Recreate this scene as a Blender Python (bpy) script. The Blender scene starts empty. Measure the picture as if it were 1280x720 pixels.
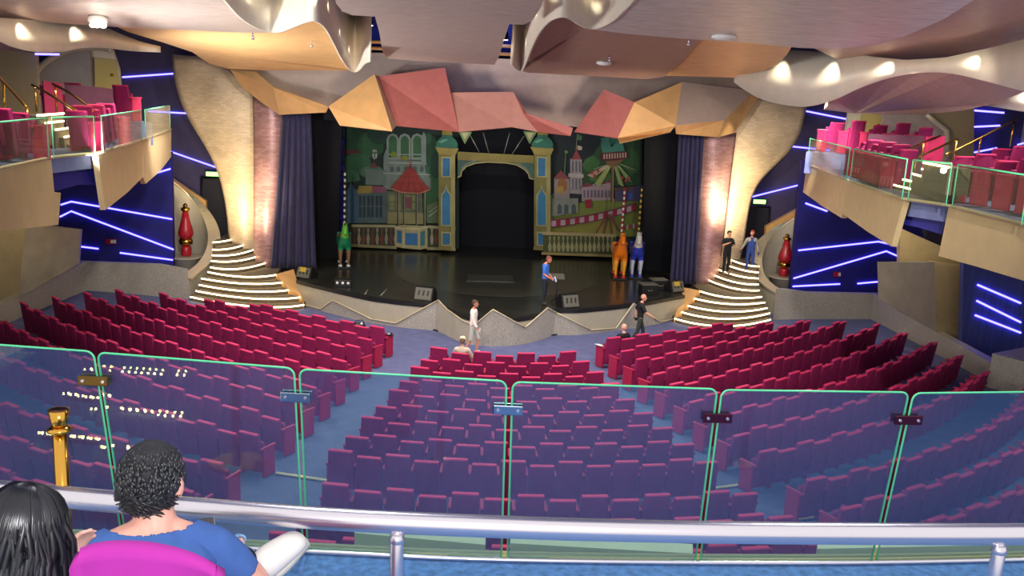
import bpy, bmesh, math, random
from mathutils import Vector, Matrix
random.seed(7)
SC = bpy.context.scene
COL = SC.collection
V = Vector
# ------------------------------------------------------------------ camera
F_PX, YAW, PITCH, ROLL = 1150.0, math.radians(4.2), math.radians(11.8), math.radians(2.8)
CAM = V((-1.8, 0.0, 8.15))
FW = V((math.sin(YAW)*math.cos(PITCH), math.cos(YAW)*math.cos(PITCH), -math.sin(PITCH)))
_rt = V((math.cos(YAW), -math.sin(YAW), 0)); _up = _rt.cross(FW)
RT = _rt*math.cos(ROLL) + _up*math.sin(ROLL)
UP = _up*math.cos(ROLL) - _rt*math.sin(ROLL)
cd = bpy.data.cameras.new('camera'); cam = bpy.data.objects.new('camera', cd); COL.objects.link(cam)
cd.sensor_width = 36.0; cd.lens = 36.0*F_PX/1280.0; cd.clip_start = 0.05; cd.clip_end = 200
cam.matrix_world = Matrix(((RT.x, UP.x, -FW.x, CAM.x), (RT.y, UP.y, -FW.y, CAM.y), (RT.z, UP.z, -FW.z, CAM.z), (0, 0, 0, 1)))
SC.camera = cam
vs = SC.view_settings
SC.display_settings.display_device = 'sRGB'
vs.view_transform = 'Standard'; vs.look = 'None'; vs.gamma = 1.0; vs.use_curve_mapping = False; vs.exposure = 1.0

def ray(x, y): return FW + RT*((x-640)/F_PX) + UP*((360-y)/F_PX)
def onz(x, y, z):
    d = ray(x, y); return CAM + d*((z-CAM.z)/d.z)
def ony(x, y, Y):
    d = ray(x, y); return CAM + d*((Y-CAM.y)/d.y)
def onx(x, y, X):
    d = ray(x, y); return CAM + d*((X-CAM.x)/d.x)
def onp(x, y, q, n):
    """where the line of sight meets the plane through q with normal n"""
    d = ray(x, y); return CAM + d*((q-CAM).dot(n)/d.dot(n))
def dep(x, y, k):
    """point at distance k metres along the line of sight"""
    return CAM + ray(x, y).normalized()*k
def pj(p):
    d = p-CAM; k = d.dot(FW); return 640+F_PX*d.dot(RT)/k, 360-F_PX*d.dot(UP)/k
def zat(x, y, ypx):
    """height at plan position x,y that shows at picture row ypx"""
    lo, hi = -5.0, 30.0
    for _ in range(50):
        m = (lo+hi)/2
        if pj(V((x, y, m)))[1] > ypx: lo = m
        else: hi = m
    return lo

# ------------------------------------------------------------------ materials
def srgb(r, g, b):
    f = lambda c: (c/255/12.92) if c/255 <= .04045 else ((c/255+.055)/1.055)**2.4
    return (f(r), f(g), f(b), 1.0)
MATS = {}
def mat(name, rgb, rough=.6, metal=0.0, noise=0.0, nscale=8.0, bump=0.0, bscale=60.0, emit=None, estr=0.0, coat=0.0, spec=.5, sheen=0.0, stretch=None, brick=None):
    if name in MATS: return MATS[name]
    m = bpy.data.materials.new(name); m.use_nodes = True
    nt = m.node_tree; N = nt.nodes; L = nt.links
    b = N['Principled BSDF']; c = srgb(*rgb)
    b.inputs['Base Color'].default_value = c
    b.inputs['Roughness'].default_value = rough; b.inputs['Metallic'].default_value = metal
    b.inputs['Specular IOR Level'].default_value = spec
    if coat: b.inputs['Coat Weight'].default_value = coat
    if sheen: b.inputs['Sheen Weight'].default_value = sheen
    tc = N.new('ShaderNodeTexCoord'); vec = tc.outputs['Object']
    if stretch:
        mp = N.new('ShaderNodeMapping'); mp.inputs['Scale'].default_value = stretch
        L.new(vec, mp.inputs['Vector']); vec = mp.outputs['Vector']
    if noise:
        t = N.new('ShaderNodeTexNoise'); t.inputs['Scale'].default_value = nscale; t.inputs['Detail'].default_value = 5
        L.new(vec, t.inputs['Vector'])
        r = N.new('ShaderNodeMapRange'); r.inputs[1].default_value = .3; r.inputs[2].default_value = .7
        r.inputs[3].default_value = 1-noise; r.inputs[4].default_value = 1+noise
        L.new(t.outputs['Fac'], r.inputs[0])
        mx = N.new('ShaderNodeVectorMath'); mx.operation = 'SCALE'; mx.inputs[0].default_value = c[:3]
        L.new(r.outputs[0], mx.inputs['Scale']); L.new(mx.outputs[0], b.inputs['Base Color'])
    if brick:
        bt = N.new('ShaderNodeTexBrick'); bt.inputs['Scale'].default_value = brick[0]
        bt.inputs['Color1'].default_value = c; bt.inputs['Color2'].default_value = srgb(*brick[1]); bt.inputs['Mortar'].default_value = srgb(*brick[2])
        bt.inputs['Mortar Size'].default_value = .012; bt.inputs['Brick Width'].default_value = .5; bt.inputs['Row Height'].default_value = .18
        mp = N.new('ShaderNodeMapping'); mp.inputs['Rotation'].default_value = (math.radians(-90), 0, 0)
        L.new(tc.outputs['Object'], mp.inputs['Vector'])
        L.new(mp.outputs['Vector'], bt.inputs['Vector'])
        if noise:
            mm = N.new('ShaderNodeVectorMath'); mm.operation = 'SCALE'
            L.new(bt.outputs['Color'], mm.inputs[0]); L.new(r.outputs[0], mm.inputs['Scale']); L.new(mm.outputs[0], b.inputs['Base Color'])
        else: L.new(bt.outputs['Color'], b.inputs['Base Color'])
    if bump:
        t2 = N.new('ShaderNodeTexNoise'); t2.inputs['Scale'].default_value = bscale; t2.inputs['Detail'].default_value = 3
        L.new(vec, t2.inputs['Vector'])
        bp = N.new('ShaderNodeBump'); bp.inputs['Strength'].default_value = bump; bp.inputs['Distance'].default_value = .02
        L.new(t2.outputs['Fac'], bp.inputs['Height']); L.new(bp.outputs['Normal'], b.inputs['Normal'])
    if emit:
        b.inputs['Emission Color'].default_value = srgb(*emit); b.inputs['Emission Strength'].default_value = estr
    MATS[name] = m; return m

def glass_mat(name, tint, hazergb, haze, gloss):
    m = bpy.data.materials.new(name); m.use_nodes = True
    nt = m.node_tree; N = nt.nodes; L = nt.links
    for n in list(N): N.remove(n)
    out = N.new('ShaderNodeOutputMaterial'); tr = N.new('ShaderNodeBsdfTransparent'); tr.inputs[0].default_value = (*tint, 1)
    df = N.new('ShaderNodeBsdfDiffuse'); df.inputs[0].default_value = srgb(*hazergb)
    gl = N.new('ShaderNodeBsdfGlossy'); gl.inputs['Roughness'].default_value = .0; gl.inputs[0].default_value = (1, 1, 1, 1)
    m1 = N.new('ShaderNodeMixShader'); m1.inputs[0].default_value = haze
    L.new(tr.outputs[0], m1.inputs[1]); L.new(df.outputs[0], m1.inputs[2])
    lw = N.new('ShaderNodeLayerWeight'); lw.inputs['Blend'].default_value = .5
    pw = N.new('ShaderNodeMath'); pw.operation = 'POWER'; pw.inputs[1].default_value = 5.0; L.new(lw.outputs['Facing'], pw.inputs[0])
    mul = N.new('ShaderNodeMath'); mul.operation = 'MULTIPLY_ADD'; mul.inputs[1].default_value = .9*gloss; mul.inputs[2].default_value = .045*gloss
    L.new(pw.outputs[0], mul.inputs[0])
    m2 = N.new('ShaderNodeMixShader'); L.new(mul.outputs[0], m2.inputs[0])
    L.new(m1.outputs[0], m2.inputs[1]); L.new(gl.outputs[0], m2.inputs[2]); L.new(m2.outputs[0], out.inputs[0])
    MATS[name] = m; return m

M = dict(
 carpet=mat('stalls_carpet', (88, 93, 132), .95, noise=.14, nscale=3, bump=.12, bscale=120),
 front_carpet=mat('balcony_carpet', (84, 128, 184), .95, noise=.3, nscale=25, bump=.3, bscale=200),
 seat=mat('crimson_plush', (138, 12, 78), .85, noise=.1, nscale=6),
 seat_top_lit=mat('crimson_lit_top', (204, 42, 96), .7),  # lighter crimson for light caught along the seat tops
 seat_side=mat('crimson_arm', (168, 24, 70), .6),
 magenta=mat('magenta_plush', (172, 42, 152), .9, noise=.05, nscale=10),
 navy=mat('navy_wall', (62, 56, 96), .7, noise=.12, nscale=2),
 navy_low=mat('blue_wall', (26, 24, 110), .6, noise=.15, nscale=2),
 led=mat('violet_strip', (60, 50, 255), .5, emit=(88, 82, 255), estr=4.5),
 gold=mat('champagne_panel', (198, 176, 132), .45, .2, noise=.06, nscale=3, bump=.05, bscale=40),
 gold_and_warmlit=mat('gold_and_warm_light', (228, 178, 116), .45, .15, noise=.08, nscale=2.5, bump=.06, bscale=30),  # real gold on facets; painted warm light on ceiling panels and stair walls
 sail=mat('brushed_gold_tile', (204, 184, 156), .45, .12, noise=.18, nscale=1.1, bump=.03, bscale=60, brick=(2.2, (188, 166, 138), (172, 150, 124))),
 column=mat('copper_tile', (184, 146, 146), .42, .2, noise=.24, nscale=1.0, bump=.03, bscale=60, brick=(2.2, (160, 116, 118), (146, 112, 114))),
 silver=mat('brushed_silver', (150, 146, 134), .4, .5, noise=.1, nscale=2, bump=.06, bscale=50),
 sparkle=mat('granite_silver', (166, 160, 150), .55, .1, noise=.3, nscale=28, bump=.2, bscale=60),
 beige=mat('beige_panel', (172, 164, 146), .55, .05, noise=.05, nscale=3),
 soffit=mat('mauve_foil', (196, 178, 164), .45, .2, noise=.14, nscale=5, bump=.12, bscale=16, stretch=(.6, 2.5, 1)),
 soffit_silver=mat('silver_foil', (214, 206, 196), .42, .25, noise=.2, nscale=5, bump=.35, bscale=9, stretch=(.45, 2.6, 1)),
 soffit_brown=mat('brown_foil', (176, 142, 122), .5, .15, noise=.1, nscale=6, bump=.08, bscale=20),
 ribbon=mat('ribbon_metal', (232, 222, 200), .42, .15, noise=.05, nscale=3, bump=.03, bscale=80),
 red_facet=mat('red_facet', (186, 106, 98), .55, .08, noise=.06, nscale=4, bump=.05, bscale=50),
 pink_facet=mat('rose_facet', (194, 136, 122), .55, .08, noise=.06, nscale=4, bump=.05, bscale=50),
 mauve=mat('mauve_facet', (178, 156, 142), .55, .08, noise=.05, nscale=4, bump=.05, bscale=50),
 stage=mat('stage_black', (40, 40, 36), .25, 0, noise=.25, nscale=1.2, spec=.5),
 black=mat('black_drape', (9, 10, 20), .95),
 plank_blue=mat('blue_planks', (66, 74, 140), .7, noise=.25, nscale=1.2, stretch=(8, 8, .2)),
 plum=mat('plum_cloth', (84, 42, 60), .85, noise=.1, nscale=6),
 floorpatch=mat('stage_patch', (66, 66, 58), .3, noise=.2, nscale=2),
 revolve=mat('stage_revolve', (54, 54, 46), .24, noise=.2, nscale=1.5),
 void=mat('dark_blue_void', (30, 40, 140), .9),
 curtain=mat('indigo_velvet', (42, 38, 78), .7, noise=.2, nscale=3, sheen=.15),
 stair=mat('stair_tread', (88, 78, 62), .8, noise=.15, nscale=6),
 steplight=mat('step_light', (255, 230, 180), .5, emit=(255, 226, 170), estr=5.0),
 brass=mat('brass', (214, 164, 72), .18, 1.0),
 chrome=mat('steel_tube', (222, 218, 226), .26, .9),
 chrome2=mat('chrome_clamp', (170, 180, 190), .15, 1.0),
 rubber=mat('black_plastic', (18, 18, 20), .5),
 grille=mat('speaker_grille', (92, 90, 80), .6, noise=.2, nscale=60),
 cream=mat('cream_ledge', (244, 232, 200), .5, noise=.05, nscale=4),
 trim=mat('pale_trim', (214, 198, 164), .4, .3),
 door=mat('yellow_door', (214, 196, 112), .55),
 dark_door=mat('dark_door', (20, 20, 40), .6),
 exit=mat('exit_green', (120, 240, 110), .5, emit=(150, 255, 120), estr=1.6),
 white=mat('white_plastic', (225, 225, 220), .45),
 lampw=mat('lamp_glow', (255, 255, 250), .5, emit=(255, 255, 245), estr=5.0),
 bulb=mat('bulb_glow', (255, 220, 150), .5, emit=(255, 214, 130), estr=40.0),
 red=mat('ornament_red', (168, 24, 40), .35, coat=.3),
 green_edge=mat('glass_edge', (104, 222, 160), .25),
)
M['glass'] = glass_mat('front_glass', (.82, 1.0, .92), (86, 104, 172), .15, .9)  # blue diffuse share stands in for carpet reflections on the panes
M['side_glass'] = glass_mat('balcony_glass', (.86, .88, .80), (170, 170, 140), .07, .7)

# ------------------------------------------------------------------ mesh helpers
class MB:
    def __init__(s): s.bm = bmesh.new()
    def face(s, pts, mi=0):
        vs_ = [s.bm.verts.new(p) for p in pts]
        f = s.bm.faces.new(vs_); f.material_index = mi; return f
    def slab(s, pts, off, mi=0):
        """polygon extruded by vector off"""
        off = V(off); a = [s.bm.verts.new(V(p)) for p in pts]; b = [s.bm.verts.new(V(p)+off) for p in pts]
        n = len(pts); fs = [s.bm.faces.new(a), s.bm.faces.new(b[::-1])]
        for i in range(n): fs.append(s.bm.faces.new((a[i], b[i], b[(i+1) % n], a[(i+1) % n])))
        for f in fs: f.material_index = mi
        return s
    def grid(s, rows, mi=0, close=False):
        g = [[s.bm.verts.new(V(p)) for p in r] for r in rows]
        for i in range(len(g)-1):
            m = len(g[i]); 
            for j in range(m if close else m-1):
                f = s.bm.faces.new((g[i][j], g[i][(j+1) % m], g[i+1][(j+1) % m], g[i+1][j])); f.material_index = mi
        return g
    def box(s, c, size, rz=0, mi=0, rx=0, bev=0, ry=0):
        mt = Matrix.Translation(V(c)) @ Matrix.Rotation(rz, 4, 'Z') @ Matrix.Rotation(ry, 4, 'Y') @ Matrix.Rotation(rx, 4, 'X') @ Matrix.Diagonal((*size, 1))
        t = bmesh.new(); bmesh.ops.create_cube(t, size=1.0, matrix=mt)
        if bev: bmesh.ops.bevel(t, geom=list(t.edges), offset=bev, segments=2, profile=.6, affect='EDGES')
        for f in t.faces: f.material_index = mi
        s._merge(t); return s
    def _merge(s, t):
        mp = {}
        for v in t.verts: mp[v] = s.bm.verts.new(v.co)
        for f in t.faces:
            nf = s.bm.faces.new([mp[v] for v in f.verts]); nf.material_index = f.material_index; nf.smooth = f.smooth
        t.free()
    def tube(s, pts, r, n=10, mi=0, cap=True, closed=False):
        pts = [V(p) for p in pts]; rs = r if isinstance(r, (list, tuple)) else [r]*len(pts)
        rings = []; k = len(pts); prev = None
        for i, p in enumerate(pts):
            if closed: t = (pts[(i+1) % k]-pts[i-1]).normalized()
            else: t = (pts[min(i+1, k-1)]-pts[max(i-1, 0)]).normalized()
            if prev is None:
                a = t.orthogonal().normalized()
            else:
                a = (prev - t*prev.dot(t)).normalized()
            prev = a; b = t.cross(a)
            rings.append([s.bm.verts.new(p+(a*math.cos(2*math.pi*j/n)+b*math.sin(2*math.pi*j/n))*rs[i]) for j in range(n)])
        for i in range(k if closed else k-1):
            for j in range(n):
                A, B = rings[i], rings[(i+1) % k]
                f = s.bm.faces.new((A[j], A[(j+1) % n], B[(j+1) % n], B[j])); f.smooth = True; f.material_index = mi
        if cap and not closed:
            for q in (rings[0][::-1], rings[-1]):
                f = s.bm.faces.new(q); f.material_index = mi
        return s
    def lathe(s, c, prof, n=20, mi=0):
        c = V(c); rings = []
        for r, z in prof:
            rings.append([s.bm.verts.new(c+V((max(r, 1e-4)*math.cos(2*math.pi*j/n), max(r, 1e-4)*math.sin(2*math.pi*j/n), z))) for j in range(n)])
        for i in range(len(rings)-1):
            for j in range(n):
                f = s.bm.faces.new((rings[i][j], rings[i][(j+1) % n], rings[i+1][(j+1) % n], rings[i+1][j])); f.smooth = True; f.material_index = mi
        for q in (rings[0][::-1], rings[-1]):
            f = s.bm.faces.new(q); f.material_index = mi
        return s
    def ball(s, c, rad, mi=0, n=14, rot=None):
        t = bmesh.new(); bmesh.ops.create_uvsphere(t, u_segments=n, v_segments=max(6, n*2//3), radius=1)
        rad = (rad,)*3 if not isinstance(rad, (tuple, list)) else rad
        mt = Matrix.Translation(V(c)) @ (rot.to_4x4() if rot else Matrix()) @ Matrix.Diagonal((*rad, 1))
        t.transform(mt)
        for f in t.faces: f.smooth = True; f.material_index = mi
        s._merge(t); return s
    def transform(s, mt): s.bm.transform(mt); return s
    def build(s, name, mats, parent=None, smooth=False, bevel=0, recalc=True, inv=False):
        if recalc: bmesh.ops.recalc_face_normals(s.bm, faces=s.bm.faces)
        me = bpy.data.meshes.new(name); s.bm.to_mesh(me); s.bm.free()
        for m_ in (mats if isinstance(mats, (list, tuple)) else [mats]): me.materials.append(m_)
        if smooth:
            for p in me.polygons: p.use_smooth = True
        o = bpy.data.objects.new(name, me); COL.objects.link(o)
        if parent is not None: o.parent = parent; o.matrix_parent_inverse = parent.matrix_world.inverted() if False else Matrix.Translation(-parent.location) if parent.rotation_euler.z == 0 else (Matrix.Translation(parent.location) @ Matrix.Rotation(parent.rotation_euler.z, 4, 'Z')).inverted()
        if bevel:
            b = o.modifiers.new('bevel', 'BEVEL'); b.width = bevel; b.segments = 2; b.limit_method = 'ANGLE'
        return o
def tag(o, label, cat, group=None, kind=None):
    o['label'] = label; o['category'] = cat
    if group: o['group'] = group
    if kind: o['kind'] = kind
    return o
def struct(o):
    o['kind'] = 'structure'; return o
def thing(name, label, cat, loc=(0, 0, 0), rz=0, group=None):
    o = bpy.data.objects.new(name, None); COL.objects.link(o); o.location = loc; o.rotation_euler = (0, 0, rz); o.empty_display_size = .2
    return tag(o, label, cat, group)
def local(name, mb, mats, parent, **k):
    """mesh whose coordinates are already local to the parent"""
    o = mb.build(name, mats, None, **k); o.parent = parent; return o
def spline(pts, n):
    """Catmull-Rom through points, n samples per span"""
    pts = [V(p) for p in pts]; q = [2*pts[0]-pts[1]]+pts+[2*pts[-1]-pts[-2]]; out = []
    for i in range(1, len(q)-2):
        for k in range(n):
            t = k/n; a, b, c, d = q[i-1], q[i], q[i+1], q[i+2]
            out.append(.5*((2*b)+(c-a)*t+(2*a-5*b+4*c-d)*t*t+(3*b-a-3*c+d)*t**3))
    out.append(pts[-1]); return out
def spl2(pts, n): return [(p.x, p.y) for p in spline([V((a, b, 0)) for a, b in pts], n)]
def centred(o):
    """moves a mesh object's origin to the middle of its base"""
    me = o.data; xs = [v.co for v in me.vertices]
    c = V((sum(v.x for v in xs)/len(xs), sum(v.y for v in xs)/len(xs), min(v.z for v in xs)))
    me.transform(Matrix.Translation(-c)); o.location = o.location+c; return o
ORD = 'first second third fourth fifth sixth seventh eighth ninth tenth eleventh twelfth thirteenth fourteenth fifteenth sixteenth seventeenth eighteenth nineteenth twentieth'.split()
ORD += ['twenty-'+w for w in ORD[:9]]+['thirtieth']+['thirty-'+w for w in ORD[:9]]
# ================================================================== THE SETTING
STAGE_Z = .9
def up(z): return V((0, 0, z))
# stalls floor
mb = MB(); mb.slab([(-24, 2, 0), (24, 2, 0), (24, 46, 0), (-24, 46, 0)], (0, 0, -.3)); struct(mb.build('floor', M['carpet']))
mb = MB(); mb.slab([(-26, 4, 12), (26, 4, 12), (26, 50, 12), (-26, 50, 12)], (0, 0, .3)); struct(mb.build('ceiling', M['void']))
for nm, x in (('wall_left', -21), ('wall_right', 20)):
    mb = MB(); mb.slab([(x, 2, -.3), (x, 50, -.3), (x, 50, 12), (x, 2, 12)], (.3 if x > 0 else -.3, 0, 0)); struct(mb.build(nm, M['beige']))
mb = MB(); mb.slab([(-21, 48, -.3), (20, 48, -.3), (20, 48, 12), (-21, 48, 12)], (0, .3, 0)); struct(mb.build('wall_stage_back', M['black']))

# ---- stage front curve: base px -> plan, then plan -> everything else
BASE = [(372, 379), (381, 382), (404, 388), (435, 396), (465, 403), (500, 408), (530, 411), (546, 412.5), (557, 417), (570, 424), (588, 429.5), (614, 432), (640, 431), (654, 429), (671, 425), (691, 418),
        (720, 418), (753, 414.5), (787, 410), (813, 405.5), (842, 399), (852, 397)]
def base_at(px):
    for (a, b), (c, d) in zip(BASE, BASE[1:]):
        if a <= px <= c: return onz(px, b+(d-b)*(px-a)/(c-a), 0)
    a, b = BASE[0] if px < BASE[0][0] else BASE[-1]; return onz(a, b, 0)
pxs = sorted(set([372+i*(852-372)/80 for i in range(81)]))
front = [base_at(p) for p in pxs]
sm = [front[0]]+[(front[i-1]+front[i]*2+front[i+1])/4 for i in range(1, len(front)-1)]+[front[-1]]
front = sm
STAGE_C = V((0, 40, 0))
def outward(p, d):
    v = (p-V((0, 38, 0))); v.z = 0; return p+v.normalized()*d
# stage platform
mb = MB()
poly = [p+up(STAGE_Z) for p in front]+[V((front[-1].x+.15, 36.6, STAGE_Z)), V((8.9, 37.2, STAGE_Z)), V((9.1, 47.9, STAGE_Z)), V((-9.1, 47.9, STAGE_Z)), V((-9.0, 37.4, STAGE_Z)), V((front[0].x-.15, 36.8, STAGE_Z))]
mb.slab(poly, (0, 0, -STAGE_Z+.001)); struct(mb.build('floor_stage', M['stage']))
cR = onz(622, 352, STAGE_Z); mb = MB(); mb.slab([V((cR.x+4.1*math.cos(i*math.pi/32), cR.y+1.4+4.1*math.sin(i*math.pi/32), STAGE_Z)) for i in range(64)], (0, 0, .006)); struct(mb.build('floor_revolve', M['revolve']))
mb = MB(); mb.slab([onz(x, y, STAGE_Z+.006) for x, y in [(586, 343.5), (640, 345), (643, 353), (583, 351.5)]], (0, 0, .02)); tag(mb.build('floor_panel', M['floorpatch']), 'low grey rectangular floor panel in the middle of the stage', 'floor panel')
# beige stage apron in front of the platform
mb = MB(); a = [outward(p, .04) for p in front]
mb.grid([[p for p in a], [p+up(STAGE_Z-.12) for p in a]]); mb.grid([[p+up(STAGE_Z-.12) for p in a], [outward(p, -.2)+up(STAGE_Z-.12) for p in a]])
o = mb.build('wall_stage_front', M['beige'], recalc=False); struct(o)
mb = MB(); b_ = [outward(p, .06) for p in front]; mb.grid([[p+up(STAGE_Z-.12) for p in b_], [p+up(STAGE_Z+.01) for p in b_], [outward(p, -.15)+up(STAGE_Z+.01) for p in front]])
struct(mb.build('trim_1', M['rubber']))
mb = MB(); b_ = [outward(p, .10) for p in front]; mb.grid([[p+up(0) for p in b_], [p+up(.05) for p in b_], [p+up(.05) for p in front]]); struct(mb.build('baseboard_stage', M['rubber']))
# zigzag of granite-silver plates along the apron
ZIG = [(382, 380), (405, 386), (419, 375), (467, 398.6), (497, 403.7), (546, 376), (548, 375), (559, 386.6), (579, 401), (592, 406), (614, 386.6), (654.5, 409), (681, 384.4), (693, 391), (735.5, 412), (766.7, 410), (786.7, 379), (821, 402), (842, 398)]
def zig_y(px):
    for (a, b), (c, d) in zip(ZIG, ZIG[1:]):
        if a <= px <= c: return b+(d-b)*(px-a)/(c-a)
segs = [(382, 467, 'sparkle'), (467, 548, 'sparkle'), (548, 592, 'beige'), (592, 654.5, 'sparkle'), (654.5, 693, 'sparkle'), (693, 735.5, 'sparkle'), (735.5, 842, 'sparkle')]
where = ['beside the left stairs', 'left of the curved apron bulge', 'at the left end of the curved apron bulge', 'at the middle peak of the curved apron bulge', 'at the right end of the curved apron bulge', 'right of the curved apron bulge', 'beside the right stairs']
for (x0, x1, mm), w in zip(segs, where):
    ps = [x0]+[z[0] for z in ZIG if x0 < z[0] < x1]+[x1]
    full = []
    for i in range(len(ps)-1): full += [ps[i]+(ps[i+1]-ps[i])*k/6 for k in range(6)]
    full.append(x1)
    mb = MB(); bo = []; tp = []
    for p in full:
        q = outward(base_at(p), .12); zz = max(.06, zat(q.x, q.y, zig_y(p))); bo.append(q); tp.append(q+up(zz))
    inn = [outward(p, -.05) for p in tp]; ib = [outward(p, -.05) for p in bo]
    mb.grid([ib, bo, tp, inn, ib])
    e = tag(mb.build('apron_plate', M[mm]), ('matt beige' if mm == 'beige' else 'sparkling granite grey')+' zigzag plate '+w, 'stage panel', 'zigzag plates along the stage front')
    t = MB(); t.tube([p+V((0, -.03, .0)) for p in tp], .022, 6); t.build('edge_trim', M['trim'], e)

# ---- low walls round the stalls
def low_wall(name, pts, h=None, th=.35, m='sparkle', top=True):
    """pts: (px, py_base, py_top)"""
    mb = MB(); lo = [onz(x, yb, 0) for x, yb, yt in pts]; hi = [V((p.x, p.y, zat(p.x, p.y, t[2]))) for p, t in zip(lo, pts)]
    back = [V((math.copysign(th, p.x), th*.6, 0)) for p in lo]
    mb.grid([lo, hi, [p+b for p, b in zip(hi, back)], [p+b for p, b in zip(lo, back)]])
    struct(mb.build(name, M[m]))
    return lo, hi
loL, hiL = low_wall('wall_stalls_left', [(-150, 462, 430), (-60, 432, 404), (0, 408, 384), (55, 385, 355), (108, 363, 327), (160, 367, 329), (212, 372, 331), (236, 374, 336)])
loR, hiR = low_wall('wall_stalls_right', [(966, 400, 361), (995, 399, 365), (1040, 399, 366), (1088, 399, 367), (1100, 405, 373), (1166, 440, 415), (1240, 480, 456)])
# stone block at the end of the right low wall
mb = MB(); p0 = onz(1240, 480, 0); mb.box((p0.x+1.1, p0.y-.8, .55), (2.2, 2.2, 1.1), rz=.5, bev=.02); struct(mb.build('trim_2', M['sparkle']))
# inset plates on the left low wall
# ---- blue side walls standing on the low walls, and upper walls beside the stage
def wallpoly(name, px, Y, m, th=.25, s=True):
    mb = MB(); mb.slab([ony(x, y, Y) for x, y in px], (0, th, 0)); o = mb.build(name, M[m])
    return struct(o) if s else o
YL, YR = 37.3, 36.3
wallpoly('wall_blue_left', [(30, 180), (214, 190), (217, 334), (30, 334)], YL, 'navy_low')
wallpoly('wall_blue_right', [(1003, 200), (1135, 200), (1180, 420), (1085, 385), (987, 372)], YR, 'navy_low')
mb = MB(); mb.slab([(-21, 41.5, 0), (-9.2, 41.5, 0), (-9.2, 41.5, 11), (-21, 41.5, 11)], (0, .25, 0)); struct(mb.build('wall_upper_left', M['navy']))
mb = MB(); mb.slab([(9.2, 41.0, 0), (20, 41.0, 0), (20, 41.0, 11), (9.2, 41.0, 11)], (0, .25, 0)); struct(mb.build('wall_upper_right', M['navy']))
wallpoly('wall_rear_right', [(1205, 320), (1300, 330), (1300, 500), (1200, 500)], 29.5, 'plank_blue')
# violet light strips
def strip(pts, Y, label, group):
    mb = MB(); w = [ony(x, y, Y-.03) for x, y in pts]; mb.tube(w, .035, 6); tag(mb.build('light_strip', M['led']), label, 'light strip', group)
G1 = 'violet light strips'
SL = [([(76, 256), (89, 252), (215, 274)], YL, 'uppermost bent violet light strip on the left blue wall'),
 ([(75, 271), (89, 264), (217, 312)], YL, 'middle bent violet light strip slanting steeply across the left blue wall'),
 ([(99, 308), (123, 311)], YL, 'short violet light strip at the low left end of the left blue wall'), ([(150, 316), (216, 325)], YL, 'lowest violet light strip, beside the left stairs'),
 ([(196, 216), (213, 211)], YL, 'short violet light strip under the tip of the left balcony'),
 ([(1000, 342), (1098, 302), (1125, 309)], YR, ''), ]
for pts, Y, l in SL[:5]: strip(pts, Y, l, G1)
for pts, Y, l in [([(998, 313), (1098, 302), (1126, 308)], YR, 'uppermost bent violet light strip on the right blue wall'),
 ([(992, 348), (1108, 314), (1124, 321)], YR, 'middle bent violet light strip slanting steeply across the right blue wall'),
 ([(991, 358), (1050, 355)], YR, 'lowest violet light strip, beside the right stairs'), ([(1072, 354.5), (1099, 352)], YR, 'short violet light strip low behind the right metal panel'),
 ([(1007, 254), (1034, 264)], YR, 'short violet light strip under the tip of the right balcony'),
 ([(1222, 356), (1276, 379)], 29.5, 'top violet strip of three on the blue wall by the stone block'), ([(1221, 376), (1276, 403)], 29.5, 'middle violet strip of three on the blue wall by the stone block'), ([(1219, 394), (1276, 416)], 29.5, 'bottom violet strip of three on the blue wall by the stone block'),
 ([(153, 96.5), (224, 91.5)], 41.5, 'violet light strip highest beside the left gold sail'), ([(185, 139), (240, 142)], 41.5, 'level violet light strip beside the left gold sail'), ([(209, 188), (284, 214)], 41.5, 'slanting violet light strip above the left exit sign'),
 ([(1008, 139), (1064, 150)], 41.0, 'violet light strip highest beside the right gold sail'), ([(980, 182), (1037, 188)], 41.0, 'level violet light strip beside the right gold sail'), ([(932, 248), (1008, 229)], 41.0, 'slanting violet light strip above the right exit sign'),
 ]: strip(pts, Y, l, G1)
# doors and exit signs at the top of the stairs
def door(name, px, Y, m):
    mb = MB(); q = [ony(x, y, Y-.06) for x, y in px]; mb.slab(q, (0, .05, 0)); d = struct(mb.build(name, M[m]))
    f = MB(); q2 = q+[q[0]]
    for a, b in zip(q2, q2[1:]): f.tube([a, b], .05, 6)
    f.build('door_frame', M['rubber'], d); return d
door('door_1', [(252, 222), (287, 224), (290, 310), (252, 308)], 41.4, 'dark_door')
door('door_2', [(932, 258), (962, 259), (955, 345), (922, 345)], 40.9, 'dark_door')
for (x, y, Y, w) in ((266, 217.5, 41.3, 'left'), (949, 252, 40.8, 'right')):
    c = ony(x, y, Y); mb = MB(); mb.box(c, (.62, .10, .24), bev=.02)
    s = tag(mb.build('exit_sign', M['rubber']), 'green lit exit sign above the dark doorway of the %s stairs' % w, 'exit sign', 'exit signs')
    f = MB(); f.box(c+V((0, -.055, 0)), (.56, .02, .18)); f.build('lit_face', M['exit'], s)

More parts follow.
